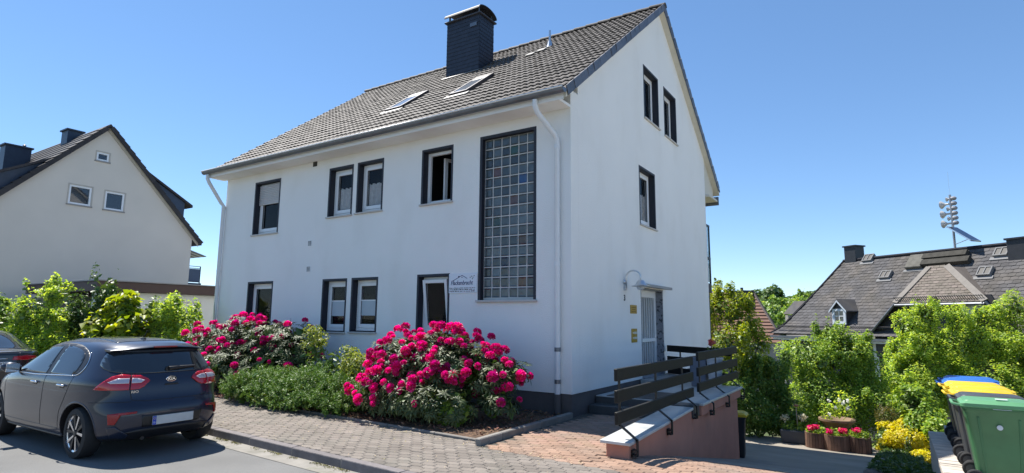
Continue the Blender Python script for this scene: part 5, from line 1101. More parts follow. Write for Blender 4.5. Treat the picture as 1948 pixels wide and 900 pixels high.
m = MB(); m.box(XN - .6, XN - .56, 6.45, 7.05, 3.42, 4.08); m.build('balcony_panel', mat('blue_grey_panel', (.07, .1, .16), .5), nb)
for z in (3.40, 4.10, 4.2): m = MB(); m.box(XN - .6, XN - .56, 6.2, 7.08, z, z + .03); m.build('balcony_rail', BLACKM, nb)
for y in (6.25, 7.05): m = MB(); m.box(XN - .6, XN - .56, y, y + .04, 3.2, 4.22); m.build('balcony_post', BLACKM, nb)
for i in range(7):
    m = MB(); x = XN - .5 - i * .25; m.hexa([(x, 6.2, 5.0), (x + .24, 6.2, 5.0), (x + .24, 7.15, 4.72), (x, 7.15, 4.72), (x, 6.2, 5.03), (x + .24, 6.2, 5.03), (x + .24, 7.15, 4.75), (x, 7.15, 4.75)]); m.build('awning_strip', WHITE if i % 2 else mat('awning_grey', (.25, .27, .3), .7), nb)
# ---- flat roofed garage
ga = thing('garage', 'flat-roofed pale garage with a dark brown fascia on the left', 'garage', (-20, 3.5, -.25)); BRF = mat('brown_fascia', (.055, .028, .025), .6, var=.1, vscale=3)
m = MB(); wall_panel(m, lambda u, w, d: (-17.3 - d, u, w), -.4, 9.5, -.4, lambda u: 2.46, [(2.35, 2.9, 1.45, 2.15)], .2); m.box(-23, -17.5, 9.3, 9.5, -.4, 2.46); m.box(-23, -22.8, -.4, 9.3, -.4, 2.46); m.box(-17.9, -17.3, -.42, -.401, -.4, 2.46); m.build('garage_wall', mat('pale_garage_render', (.66, .66, .63), .85, var=.06, vscale=1, bump=.003, bscale=50), ga)
m = MB(); m.box(-23.2, -17.08, -.62, 9.7, 2.465, 2.80); m.build('fascia', BRF, ga, bevel=.01)
m = MB(); m.box(-23.25, -17.03, -.67, 9.75, 2.805, 2.84); m.build('roof_edge', mat('roof_edge_metal', (.22, .22, .23), .5, .3), ga)
m = MB(); m.box(-17.42, -17.36, 2.35, 2.9, 1.45, 2.15); w = m.build('window', PVC, ga); m = MB(); m.box(-17.358, -17.35, 2.42, 2.83, 1.52, 2.08); m.build('pane', PANE, w); m = MB()
for q in ((2.29, 2.35, 1.4, 2.21), (2.9, 2.96, 1.4, 2.21), (2.35, 2.9, 2.15, 2.21), (2.35, 2.9, 1.39, 1.45)): m.box(-17.3 + .001, -17.28, *q)
m.build('window_surround', SILL, w)
for i in range(9): m = MB(); z = .0 + i * .26; m.box(-22.8, -17.9, -.43, -.40, z - .3, z - .05); m.build('door_panel', BRF, ga)
# ---- slate roofed house on the right
E3 = Vector((.80178, -.59763, 0)); N3 = Vector((-.59763, -.80178, 0)); U3 = (-N3 * math.cos(rad(50)) + Vector((0, 0, math.sin(rad(50))))).normalized(); NN = E3.cross(U3); NN = NN if NN.z > 0 else -NN
O3 = Vector((2.07, 25.4, .90))
def RS(s, u, h=0): return O3 + E3 * s + U3 * u + NN * h
def on_roof(px, py):
    d = cam_ray(px, py); q = CAM + d * ((O3 - CAM).dot(NN) / d.dot(NN)); return (q - O3).dot(E3), (q - O3).dot(U3)
def on_plane(px, py, p0, n): d = cam_ray(px, py); return CAM + d * ((p0 - CAM).dot(n) / d.dot(n))
sh = thing('slate_house', 'large house with a grey slate roof, small dormer and cross gable', 'house', tuple(O3 + E3 * 4 - N3 * 4 + Vector((0, 0, -5.3))))
S0, S1, UR = -3.94, 16, 5.58; HL = -1.86
SLT = mat('grey_roof_slates', (.10, .097, .099), .85, var=.2, vscale=2.5, island=.16, col2=(.115, .105, .095), mixscale=.8, mixpos=(.45, .7), spec=.08); SLB = mat('brownish_roof_slates', (.165, .142, .122), .85, var=.2, vscale=3, island=.18, spec=.1); SWALL = mat('dark_slate_wall', (.035, .036, .042), .6, var=.2, vscale=4)
def hipx(u): t = u / UR; return S0 + (HL - S0) * (t ** .78)
m = MB(); n = 14
for i in range(n + 1): u = UR * i / n; lift = .16 * max(0, 1 - u / .9) ** 2; m.v += [tuple(RS(hipx(u), u, lift)), tuple(RS(S1, u, lift))]
for i in range(n): m.f.append([2 * i, 2 * i + 1, 2 * i + 3, 2 * i + 2]); m.m.append(0)
BK = -N3 * (2 * UR * math.cos(rad(50)))
k = len(m.v); m.v += [tuple(RS(HL, UR)), tuple(RS(S1, UR)), tuple(O3 + E3 * S1 + BK), tuple(O3 + E3 * S0 + BK), tuple(RS(S0, 0))]; m.f += [[k, k + 1, k + 2, k + 3], [k, k + 3, k + 4]]; m.m += [0, 0]
rf3 = m.build('roof', SLT, sh)
def slates(name, inside, s0, s1, u0, u1, P, m_, w=.30, h=.21, parent=None):
    b = MB(); r = 0; u = u0
    while u < u1:
        s = s0 - (r % 2) * w / 2
        while s < s1:
            if inside(s + w / 2, u + h / 2):
                j = random.gauss(0, .004); b.add([P(s + .004, u + .02, .030 + j), P(s + w * .42, u, .032 + j), P(s + w - .006, u + .03, .030 + j), P(s + w - .006, u + h * 1.12, .012), P(s + .004, u + h * 1.12, .012), P(s + .004, u + .02, .004), P(s + w * .42, u, .004), P(s + w - .006, u + .03, .004)], [[0, 1, 2, 3, 4], [5, 6, 1, 0], [6, 7, 2, 1]])
            s += w
        u += h; r += 1
    o = b.build(name, m_, parent); o['kind'] = 'stuff'; return o
Lf = lambda u: .16 * max(0, 1 - u / .9) ** 2
slates('roof_slates', lambda s, u: hipx(u) + .05 < s < 9.5 and 0 < u < UR - .1, S0, 9.6, .0, UR - .1, lambda s, u, h: RS(s, u, h + Lf(u)), SLT, parent=rf3)
m = MB(); m.tube([RS(HL, UR, .03), RS(S1, UR, .03)], .09, 8); m.tube([RS(hipx(u), u, .03 + Lf(u)) for u in [UR * i / 12 for i in range(13)]], .055, 6); m.build('ridge_capping', mat('dark_ridge_slate', (.035, .035, .04), .9, var=.2, spec=.1), rf3, smooth=40)
m = MB(); a = O3 + Vector((0, 0, -.02)); q = [RS(S0 + .35, 0), RS(S1, 0), O3 + E3 * S1 + BK, O3 + E3 * (S0 + .35) + BK]; q = [Vector((p.x, p.y, .7)) - N3 * 0 for p in q]
q[0] = q[0] - N3 * .45; q[1] = q[1] - N3 * .45; m.prism([Vector((p.x, p.y, -5.3)) for p in q], (0, 0, 5.95)); m.build('slate_wall', SWALL, sh)
m = MB(); c0 = q[0] + N3 * .02; m.obox((c0.x, c0.y, -2.4), (E3, N3, (0, 0, 1)), (.09, .05, 3.05)); m.build('corner_board', WHITE, sh)
m = MB(); m.obox(O3 + E3 * 6 + N3 * .05 + Vector((0, 0, -.07)), (E3, N3, (0, 0, 1)), (10 + .0, .07, .06)); m.build('gutter', ZINC, sh); m = MB(); m.obox(O3 + E3 * 6 - N3 * .2 + Vector((0, 0, -.19)), (E3, N3, (0, 0, 1)), (9.9, .2, .05)); m.build('soffit', WHITE, sh)
m = MB(); m.obox(RS(6 - .05, .42, .36), (E3, U3, NN), (9.6, .012, .012)); m.obox(RS(6 - .05, .42, .24), (E3, U3, NN), (9.6, .012, .012))
for i in range(130): m.obox(RS(-3.6 + i * .1, .42, .28), (E3, U3, NN), (.01, .008, .1))
o = m.build('snow_guard', mat('dull_guard_metal', (.07, .07, .075), .8, spec=.1), sh); o['kind'] = 'stuff'
for px, py in ((1480, 655), (1690, 662)): pass
m = MB(); 
for px in (1690,):
    p = on_plane(px - 20, 690, q[0] + Vector((0, 0, 0)), N3) + N3 * .04; m.obox(p, (E3, N3, (0, 0, 1)), (.13, .03, .9))
m.build('window_frame', WHITE, sh)
# small dormer
V3 = Vector((0, 0, 1)); s_, u_ = on_roof(1601, 617); pc = RS(s_, u_); m = MB(); hw, hh = .40, .80
fp = pc + N3 * .10
dA, dB = fp - E3 * hw, fp + E3 * hw; back = -N3 * 1.6
m.prism([dA, dB, dB + V3 * hh, fp + V3 * (hh + .42), dA + V3 * hh], back); dorm = m.build('dormer', SWALL, rf3)
m = MB()
for sg_ in (-1, 1):
    e0 = fp + E3 * sg_ * (hw + .18) + V3 * (hh - .16) + N3 * .12; e1 = fp + V3 * (hh + .46) + N3 * .12; m.prism([e0, e1, e1 + V3 * .06, e0 + V3 * .06], -N3 * 1.75)
m.build('dormer_roof', SLT, dorm)
m = MB()
for a0, b0, c0_, d0 in ((-hw, -hw + .13, .0, hh), (hw - .13, hw, .0, hh), (-hw + .13, hw - .13, hh - .12, hh), (-hw + .13, hw - .13, 0, .16)): m.hexa([fp + E3 * x + V3 * z + N3 * y for z in (c0_, d0) for x, y in ((a0, .003), (b0, .003), (b0, .06), (a0, .06))])
for sg_ in (-1, 1):
    e0 = fp + E3 * sg_ * (hw + .12) + V3 * (hh - .12) + N3 * .13; e1 = fp + V3 * (hh + .44) + N3 * .13; m.prism([e0, e1, e1 - V3 * .09, e0 - V3 * .09], N3 * .03)
m.build('dormer_front', mat('pale_blue_white', (.62, .66, .72), .5), dorm)
m = MB(); m.hexa([fp + E3 * x + V3 * z + N3 * y for z in (.16, hh - .12) for x, y in ((-hw + .12, .004), (hw - .12, .004), (hw - .12, .012), (-hw + .12, .012))]); m.build('pane', MATS['far_pane'], dorm)
m = MB(); m.obox(fp + V3 * .42 + N3 * .02, (E3, N3, V3), (.02, .012, .27)); m.obox(fp + V3 * .42 + N3 * .021, (E3, N3, V3), (.28, .012, .018))
for sg_ in (-1, 1): m.obox(fp + V3 * .42 + N3 * .02 + E3 * sg_ * .265, (E3, N3, V3), (.02, .012, .27))
m.build('glazing_bar', WHITE, dorm); m = MB(); m.obox(fp - V3 * .03 + N3 * .08, (E3, N3, V3), (hw + .05, .1, .03)); m.build('dormer_sill', ZINC, dorm)
# cross gable with its hipped end
sL, uL = on_roof(1664, 631); pL = RS(sL, uL) + N3 * .03
gL, gTL, gTR, gR = [on_plane(px, py, pL, N3) for px, py in ((1664, 631), (1712, 563), (1884, 563), (1936, 634))]
top_z = (gTL.z + gTR.z) / 2; gTL.z = gTR.z = top_z; gR.z = gL.z
hipn = (N3 * math.sin(rad(46)) + V3 * math.cos(rad(46))); aL, aR = on_plane(1768, 508, gTL, hipn), on_plane(1802, 508, gTL, hipn); az = (aL.z + aR.z) / 2; aL.z = aR.z = az
def back_to(p): t = (p - O3).dot(NN) / N3.dot(NN); return p - N3 * t
m = MB(); m.prism([gL, gTL, gTR, gR, gR - V3 * 1.2, gL - V3 * 1.2], -N3 * .1); cg = m.build('cross_gable', SWALL, rf3)
m = MB(); ov = N3 * .35 - V3 * .3; bl, br, bt, bu = back_to(gL), back_to(gR), back_to(aL), back_to(aR)
oL, oTL, oTR, oR = gL + N3 * .2, gTL + ov, gTR + ov, gR + N3 * .2
m.v = [tuple(p) for p in (oL, oTL, aL, bt, bl, oR, oTR, aR, bu, br)]; m.f = [[0, 1, 2], [0, 2, 3], [0, 3, 4], [5, 7, 6], [5, 8, 7], [5, 9, 8], [1, 6, 7, 2], [2, 7, 8, 3]]; m.m = [0] * 8
cr = m.build('cross_gable_roof', SLB, rf3)
sp_, wv = (aL + aR) / 2 - (oTL + oTR) / 2, (oTR - oTL).normalized(); hl = sp_.length; up_h = sp_.normalized(); hn = wv.cross(up_h); hn = hn if hn.z > 0 else -hn; wT, wA = (oTR - oTL).length, (aR - aL).length
slates('hip_slates', lambda s, u: abs(s) < (wT + (wA - wT) * u / hl) / 2 - .02, -wT / 2, wT / 2, 0, hl, lambda s, u, h: (oTL + oTR) / 2 + wv * s + up_h * u + hn * h, SLB, .26, .19, cr)
m = MB()
for p, q_ in ((oTL, aL), (oTR, aR)): d_ = (q_ - p).normalized(); m.obox((p + q_) / 2 + hn * .05, (d_, d_.cross(hn), hn), ((q_ - p).length / 2, .13, .03))
m.build('hip_capping', mat('pale_brown_capping', (.13, .115, .1), .7, var=.2), cr)
m = MB()
for p, q_ in ((oL, oTL), (oR, oTR)): m.tube([p, q_], .06, 6)
m.tube([oTL - V3 * .08 + N3 * .03, oTR - V3 * .08 + N3 * .03], .07, 8); m.build('verge_trim', ZINC, cr)
m = MB(); m.obox((oTL + oTR) / 2 + up_h * .2 + hn * .2, (wv, up_h, hn), (wT / 2, .012, .012))
for i in range(40): m.obox(oTL + (oTR - oTL) * (i + .5) / 40 + up_h * .2 + hn * .12, (wv, up_h, hn), (.012, .01, .12))
o = m.build('snow_guard', MATS['dull_guard_metal'], cr); o['kind'] = 'stuff'
for px0, px1, bl_ in ((1736, 1764, 0), (1832, 1875, 1)):
    a, b = [on_plane(px, 588, pL + N3 * .06, N3) for px in (px0, px1)]; h_ = .8; m = MB(); ww = (b - a).length
    for x0, x1, z0_, z1_ in ((0, .1, 0, h_), (ww - .1, ww, 0, h_), (.1, ww - .1, h_ - .1, h_), (.1, ww - .1, 0, .1), (ww * .5 - .05, ww * .5 + .05, .1, h_ - .1)): m.hexa([a + E3 * x + V3 * (z - .42) + N3 * y for z in (z0_, z1_) for x, y in ((x0, 0), (x1, 0), (x1, .08), (x0, .08))])
    w = m.build('window', WHITE, cg); m = MB(); m.hexa([a + E3 * x + V3 * (z - .42) + N3 * y for z in (.1, h_ - .1) for x, y in ((.08, .01), (ww - .08, .01), (ww - .08, .03), (.08, .03))]); m.build('pane', mat('white_shutter', (.6, .62, .65), .5) if bl_ else MATS['far_pane'], w)
# roof hatches, chimneys, flashings
for px, py in ((1654, 493), (1687, 525), (1876, 519), (1908, 482)):
    s_, u_ = on_roof(px, py); m = MB()
    for x0, x1, y0, y1 in ((-.28, -.23, -.25, .25), (.23, .28, -.25, .25), (-.23, .23, .2, .25), (-.23, .23, -.25, -.2), (-.02, .02, -.2, .2)): m.hexa([RS(s_ + x, u_ + y, h) for h in (.0, .17) for x, y in ((x0, y0), (x1, y0), (x1, y1), (x0, y1))])
    rh = m.build('roof_hatch', mat('pale_metal_hatch', (.2, .2, .2), .8, 0, spec=.1), rf3); m = MB(); m.hexa([RS(s_ + x, u_ + y, h) for h in (.12, .14) for x, y in ((-.24, -.21), (.24, -.21), (.24, .21), (-.24, .21))]); m.build('pane', mat('hatch_glass', (.012, .012, .014), .5, spec=.2), rh)
    m = MB(); m.hexa([RS(s_ + x, u_ + y, h) for h in (.03, .06) for x, y in ((-.4, -.42), (.4, -.42), (.4, -.25), (-.4, -.25))]); m.build('hatch_apron', mat('bright_flashing', (.22, .22, .22), .9, spec=.1), rh)
s_, u_ = on_roof(1746, 500); m = MB(); m.hexa([RS(s_ + x, u_ + y, h) for h in (0, .22) for x, y in ((-.42, -.48), (.42, -.48), (.42, .42), (-.42, .42))]); rh = m.build('roof_hatch', mat('weathered_hatch', (.13, .125, .11), .9, 0, spec=.1, var=.25, vscale=6), rf3, bevel=.03); m = MB(); m.hexa([RS(s_ + x, u_ + y, h) for h in (.02, .05) for x, y in ((-.5, -.62), (.5, -.62), (.5, -.485), (-.5, -.485))]); m.build('hatch_apron', MATS['bright_flashing'], rh)
for k, (p, q_, u0_) in enumerate(((1762, 1842, 4.98), (1765, 1852, 4.55))):
    sa, _ = on_roof(p, 490); sb_, _ = on_roof(q_, 490); m = MB(); m.hexa([RS(x, u0_ + y, h) for h in (.0, .26) for x, y in ((sa, -.02), (sb_, -.02), (sb_, .3), (sa, .3))]); m.build('stepped_flashing', mat('lichen_flashing', (.06, .057, .05), .9, spec=.1, var=.3, vscale=5), rf3)
for px, py, wd in ((1620, 497, .36), (1952, 490, .62)):
    s_, u_ = on_roof(px, py); b_ = RS(s_, u_) - N3 * .25; m = MB(); m.obox(b_ + V3 * .2, (E3, N3, V3), (wd, .35, .62)); ch = m.build('chimney', mat('black_slate_chimney', (.02, .021, .025), .5, var=.3, vscale=6), rf3, bevel=.01); m = MB(); m.obox(b_ + V3 * .86, (E3, N3, V3), (wd + .06, .41, .04)); m.build('chimney_cap', BLACKM, ch)
# ---- siren mast standing on the slate roof
sp0 = RS(on_roof(1817, 478)[0], UR - .05); mast = thing('siren_mast', 'pole on the slate roof ridge with siren horns and a tilted solar panel', 'siren', tuple(sp0))
m = MB(); m.tube([sp0 - V3 * .3, sp0 + V3 * 2.75], .055, 10); m.build('mast', mat('galvanised', (.36, .36, .37), .4, .7, var=.1), mast, smooth=40)
HORN = mat('siren_aluminium', (.5, .49, .48), .5, .1, var=.15)
for k in range(6):
    z = 1.35 + k * .24
    m = MB(); m.lathe([(.045, .0), (.05, -.2), (.08, -.28), (.2, -.4), (.21, -.42), (.19, -.4), (.05, -.22)] if k % 2 == 0 else [(.04, 0), (.05, -.08), (.12, -.16), (.11, -.15), (.03, -.05)], 14, (0, 0, 0), 'x', close=False)
    ax = (E3 * 1.0 - N3 * .1).normalized(); ay = V3.cross(ax); m.v = [tuple(sp0 + ax * (x + (.0)) + ay * y + V3 * (zz * .95 + z)) for x, y, zz in m.v]; m.build('horn', HORN, mast, smooth=40)
    m = MB(); m.lathe([(.1, .06), (.1, .2), (.05, .26)], 12, (0, 0, 0), 'x'); m.v = [tuple(sp0 + ax * x + ay * y + V3 * (zz + z)) for x, y, zz in m.v]; m.build('driver', mat('dark_horn_driver', (.26, .26, .28), .6, .1), mast, smooth=40)
m = MB(); pd = (E3 * .78 - V3 * .62).normalized(); pe = N3; pnn = pd.cross(pe); m.obox(sp0 + V3 * .72 + E3 * .56 + N3 * .2, (pd, pe, pnn), (.62, .34, .022)); pn_ = m.build('solar_panel', mat('solar_cells', (.02, .03, .07), .2, .2, spec=.8), mast)
m = MB(); c_ = sp0 + V3 * .72 + E3 * .56 + N3 * .2
for sx_, sy_, l_ in ((0, .34, .62), (0, -.34, .62)): m.obox(c_ + pe * sy_, (pd, pe, pnn), (.64, .02, .028))
for sx_ in (-.62, .62): m.obox(c_ + pd * sx_, (pd, pe, pnn), (.02, .36, .028))
m.build('panel_frame', ALU, pn_); m = MB(); m.tube([sp0 + V3 * .3, c_ + pd * .35 - pnn * .03 * (1 if pnn.z > 0 else -1)], .02, 6); m.build('panel_strut', ALU, mast)
m = MB(); m.tube([sp0 + V3 * 2.75, sp0 + V3 * 3.9], .008, 5); m.build('whip_aerial', ALU, mast)
# ---- brown roofed house further back
bh = thing('brown_roofed_house', 'house with a red-brown tiled roof and black chimney behind the bushes', 'house', tuple(at_depth(1420, 640, 41) - V3 * 4))
rA, rB, eA, eB = at_depth(1350, 548, 44), at_depth(1432, 563, 41), at_depth(1362, 660, 39.5), at_depth(1492, 643, 37); rB.z = rA.z = (rA.z + rB.z) / 2; eA.z = eB.z = (eA.z + eB.z) / 2
RB_ = mat('red_brown_tiles', (.15, .075, .05), .8, var=.25, vscale=1.5, island=.15); m = MB(); off_ = (rA - eA); off_.z = 0; bA, bB = rA + off_, rB + off_; bA.z = bB.z = eA.z
m.v = [tuple(p) for p in (rA, rB, eB, eA, bB, bA)]; m.f = [[0, 1, 2, 3], [0, 1, 4, 5]]; m.m = [0, 0]; br_ = m.build('roof', RB_, bh); dn_ = (eA - rA); ns_ = (rB - rA).cross(dn_).normalized(); ns_ = ns_ if ns_.z > 0 else -ns_
for r in range(16):
    m = MB(); t0, t1 = r / 16, (r + 1) / 16; a, b, c, d = rA.lerp(eA, t0), rB.lerp(eB, t0), rB.lerp(eB, t1), rA.lerp(eA, t1); m.prism([a, b, c + ns_ * .06, d + ns_ * .06], ns_ * .03); m.build('tile_course', RB_, br_)
m = MB(); m.v = [tuple(p) for p in (rB, eB, bB, eB - V3 * 5, bB - V3 * 5, eA, eA - V3 * 5)]; m.f = [[0, 1, 2], [1, 3, 4, 2], [5, 1, 3, 6]]; m.m = [0] * 3; m.build('wall', mat('grey_beige_render', (.42, .38, .34), .85, var=.08), bh)
m = MB(); m.tube([rB, eB], .1, 6); m.build('verge', mat('dark_verge', (.04, .03, .03), .7), br_)
c_ = at_depth(1412, 570, 41.2); m = MB(); m.obox(c_ - V3 * .4, (E3, N3, V3), (.55, .4, .95)); ch = m.build('chimney', MATS['black_slate_chimney'], br_); m = MB(); m.obox(c_ + V3 * .58, (E3, N3, V3), (.62, .46, .05)); m.tube([c_ + V3 * .6, c_ + V3 * .85], .1, 8); m.build('chimney_cap', BLACKM, ch)
gh = thing('garden_shed', 'small grey slate roof peeping out beside the large slate roof', 'shed', tuple(at_depth(1510, 580, 60) - V3 * 3)); c_ = at_depth(1520, 583, 60); m = MB(); m.prism([c_ - E3 * 1.2 - V3 * .8 + N3, c_ + E3 * 2 - V3 * .8 + N3, c_ + E3 * 2 + V3 * .55, c_ - E3 * .6 + V3 * .55], -N3 * .2); m.build('roof', SLT, gh); m = MB(); m.obox(c_ - V3 * 3.3 - N3 * .4, (E3, N3, V3), (1.3, 1, 2.4)); m.build('wall', MATS['grey_beige_render'], gh)

# ================================================================== VEGETATION
# ---- rhododendrons with individual blossoms
ROSE = mat('crimson_petal', (.60, .014, .19), .5, var=.12, vscale=20, island=.3, objvar=.28, transl=.28, tint=.5); ROSE2 = MATS['crimson_petal']
def truss_mesh(seed):
    rg = np.random.default_rng(seed); b = MB(); gold = 2.39996
    nfl = 15
    for i in range(nfl):
        zc = 1 - (i + .5) / nfl * 1.35; r = math.sqrt(max(0, 1 - zc * zc)); a = i * gold + rg.normal() * .12
        d = Vector((r * math.cos(a), r * math.sin(a), zc)); c = d * .062; e1 = d.orthogonal().normalized(); e2 = d.cross(e1); k0 = rg.uniform(0, 6)
        base = len(b.v); b.v.append(tuple(c * .55))
        for p in range(5):
            q = k0 + p * 2 * math.pi / 5
            for dq, rr_, hh_ in ((-.48, .034, .020), (0, .052, .012), (.48, .034, .020)):
                b.v.append(tuple(c + (e1 * math.cos(q + dq) + e2 * math.sin(q + dq)) * rr_ + d * (hh_ + rg.normal() * .006)))
            j = base + 1 + p * 3; b.f += [[base, j, j + 1], [base, j + 1, j + 2]]; b.m += [0, 0]
    return b.mesh('blossom', ROSE)
TR = [truss_mesh(i) for i in range(4)]
def rhododendron(label, base, clumps, n_leaf, n_bl, seed, bl_clumps=None, dens=None, side=None):
    rg = np.random.default_rng(seed); t = thing('rhododendron', label, 'shrub', base)
    # whorls of leaves
    nw = n_leaf // 9; P, N = crown_points(clumps, nw, rg, .4, -.75, 3., seed, base[2] + .12); k = len(P)
    Pw = np.repeat(P, 9, 0); U = unit(N * .7 + np.array([0, 0, .6])); Uw = np.repeat(U, 9, 0); ang = np.tile(np.arange(9) * 2 * np.pi / 9, k) + np.repeat(rg.uniform(0, 6, k), 9)
    e1 = unit(np.cross(Uw, np.array([.31, .5, .81]))); e2 = np.cross(Uw, e1); rad_ = e1 * np.cos(ang)[:, None] + e2 * np.sin(ang)[:, None]
    L = .115 * rg.uniform(.7, 1.15, (len(Pw), 1)); Wd = L * .30; tilt = rg.uniform(-.35, .35, (len(Pw), 1)); a = unit(rad_ + Uw * tilt); nn = unit(Uw - rad_ * tilt + rg.normal(size=Uw.shape) * .12); s = np.cross(nn, a); b0 = Pw + rad_ * .012
    V = np.stack([b0, b0 + a * L * .5 + s * Wd * .5 - nn * Wd * .15, b0 + a * L - nn * L * .16, b0 + a * L * .5 - s * Wd * .5 - nn * Wd * .15, b0 + a * L * .5 + nn * .002], 1).reshape(-1, 3)
    idx = np.arange(len(Pw))[:, None] * 5; F = np.concatenate([idx + [0, 4, 1], idx + [1, 4, 2], idx + [2, 4, 3], idx + [3, 4, 0]], 1).reshape(-1)
    me = bpy.data.meshes.new('foliage'); me.vertices.add(len(V)); me.vertices.foreach_set('co', V.astype(np.float32).ravel()); me.loops.add(len(F)); me.loops.foreach_set('vertex_index', F.astype(np.int32)); me.polygons.add(len(F) // 3); me.polygons.foreach_set('loop_start', np.arange(0, len(F), 3, dtype=np.int32)); me.update(calc_edges=True); me.materials.append(LEAF_RHODO)
    ob('foliage', me, t)['kind'] = 'stuff'
    P, N = crown_points([(a, (b[0] * .78, b[1] * .78, b[2] * .78)) for a, b in clumps], 1500, rg, .9, None, 3., seed, base[2] + .05); ob('inner_foliage', leaves_mesh('inner_foliage', P, N, .2, .12, LEAF_INNER, rg, .4, .1, out=.5, spread=.6), t)['kind'] = 'stuff'  # large inner leaves added to stop light passing through the shrub
    bc = bl_clumps or clumps; P, N = crown_points(bc, n_bl * 9, rg, .05, None, 3, seed + 3, base[2] + .25); cnt = 0; used = []
    vd = unit(np.array([list(CAM)]) - P)
    for p, nrm, v in zip(P, N, vd):
        if cnt >= n_bl: break
        if nrm @ v < -.15 and nrm[2] < .5: continue
        if dens is not None and rg.random() > dens(p): continue
        if any((p[0] - q[0]) ** 2 + (p[1] - q[1]) ** 2 + (p[2] - q[2]) ** 2 < .0085 for q in used[-400:]): continue
        used.append(p); d = Vector(nrm * .8 + np.array([0, 0, .45])).normalized(); o = ob('blossom', TR[cnt % 4], t, loc=p + nrm * .03, rot=d.to_track_quat('Z', 'Y').to_euler()); sc = rg.uniform(.55, 1.12); o.scale = (sc * rg.uniform(.85, 1.1), sc, sc * rg.uniform(.7, .95)); cnt += 1
    mb = MB(); branchwork(mb, base, clumps, .035, rg); mb.build('stem', BARK, t, smooth=True); return t
rhododendron('crimson rhododendron in full flower in front of the white wall, the larger right one', (-1.75, -1.45, .02),
    [((-2.45, -1.9, .42), (.58, .50, .40)), ((-1.8, -2.05, .38), (.65, .42, .34)), ((-1.15, -2.0, .36), (.55, .42, .32)), ((-2.75, -1.4, .82), (.52, .60, .48)), ((-2.25, -1.5, .86), (.65, .68, .52)), ((-1.7, -1.4, 1.02), (.50, .58, .52)), ((-1.35, -1.45, .80), (.66, .68, .52)), ((-.85, -1.3, .72), (.50, .5, .40)), ((-.45, -1.2, .78), (.26, .3, .22)), ((-1.95, -1.7, .52), (.8, .6, .44)), ((-.5, -1.5, .34), (.3, .3, .22))], 17000, 275, 11,
    [((-2.45, -1.95, .5), (.60, .52, .40)), ((-2.75, -1.4, .84), (.54, .62, .50)), ((-2.25, -1.5, .90), (.67, .70, .54)), ((-1.7, -1.4, 1.05), (.52, .60, .54)), ((-1.35, -1.45, .84), (.68, .70, .54)), ((-.85, -1.3, .76), (.50, .5, .40)), ((-.45, -1.2, .80), (.28, .3, .22)), ((-1.95, -1.85, .62), (.82, .62, .46)), ((-.5, -1.5, .34), (.3, .3, .22))], lambda p: 1.0 if p[2] > .6 or p[0] < -2.2 else .4)
rhododendron('crimson rhododendron beside the parked hatchback, with large leafy bare patches', (-7.3, -1.2, .02),
    [((-8.7, -1.3, .85), (.8, .7, .62)), ((-7.9, -1.2, 1.0), (.85, .7, .66)), ((-7.0, -1.1, 1.05), (.75, .65, .6)), ((-6.35, -1.0, .95), (.7, .6, .6)), ((-7.6, -1.6, .6), (.95, .6, .5)), ((-9.2, -1.3, .6), (.6, .5, .5)), ((-6.6, -1.4, .55), (.75, .55, .5))], 15000, 185, 12, None, lambda p: 1.0 if p[0] < -7.3 else .28)
# ---- low juniper hedge and mixed bush
rg = np.random.default_rng(21); t = thing('juniper', 'low spreading bright green juniper between the two rhododendrons', 'shrub', (-4.8, -1.75, .02))
jc = [((-6.2, -2.0, .28), (.62, .5, .28)), ((-5.55, -1.9, .36), (.6, .6, .30)), ((-4.95, -1.9, .33), (.6, .6, .28)), ((-4.35, -2.0, .36), (.6, .55, .30)), ((-3.75, -2.0, .33), (.55, .5, .30)), ((-3.2, -2.0, .26), (.4, .45, .26)), ((-4.8, -2.35, .17), (1.7, .30, .19))]
Pc, Nc = crown_points(jc, 210, rg, .12, None, 4, 5, .12); jl = [(tuple(p), (r_, r_, r_ * .62)) for p, r_ in zip(Pc, rg.uniform(.10, .19, len(Pc)))]
P, N = crown_points(jl, 3200, rg, .2, None, 4, 6, .03); k = 36; B_ = np.repeat(P, k, 0); D_ = np.repeat(unit(N * .8 + np.array([0, 0, .25]) + rg.normal(size=P.shape) * .3), k, 0); tt_ = np.tile(np.linspace(-.5, 1, k), len(P))[:, None]
Q = B_ + D_ * tt_ * .07 + rg.normal(size=B_.shape) * .015 * (1.15 - tt_ * .8); NN_ = unit(D_ + rg.normal(size=B_.shape) * .6)
ob('foliage', leaves_mesh('foliage', Q, NN_, .026, .013, LEAF_JUN, rg, .4, .1, out=.9, spread=.5), t)['kind'] = 'stuff'; P, N = crown_points([(a, (b[0] * .8, b[1] * .8, b[2] * .78)) for a, b in jc], 2600, rg, .8, None, 3., 9, .03); ob('inner_foliage', leaves_mesh('inner_foliage', P, N, .14, .08, LEAF_INNER, rg, .5, .1, out=.6, spread=.6), t)['kind'] = 'stuff'  # second leaf layer added inside to block light and darken the underside
mb = MB(); branchwork(mb, (-4.8, -1.75, .02), jc[:5], .03, rg); mb.build('stem', BARK, t)
plant('mixed_bush', 'narrow light green bush below the twin ground floor windows', 'shrub', (-4.9, -1.35, .02), [((-5.1, -1.4, .98), (.34, .3, .56)), ((-4.65, -1.38, .74), (.4, .35, .5)), ((-4.15, -1.35, .68), (.4, .35, .46)), ((-3.75, -1.4, .6), (.4, .35, .42))], 5200, .06, .026, leafm('bush_leaf', (.2, .25, .045)), seed=31, part='foliage', trunk='stem', r0=.025, up=.3)
plant('mixed_bush', 'small dark leafy plant at the foot of the larger rhododendron', 'shrub', (-1.1, -2.0, .02), [((-1.15, -2.02, .28), (.42, .25, .26))], 420, .10, .075, LEAF_MID, seed=32, part='foliage', trunk='stem', r0=.012)
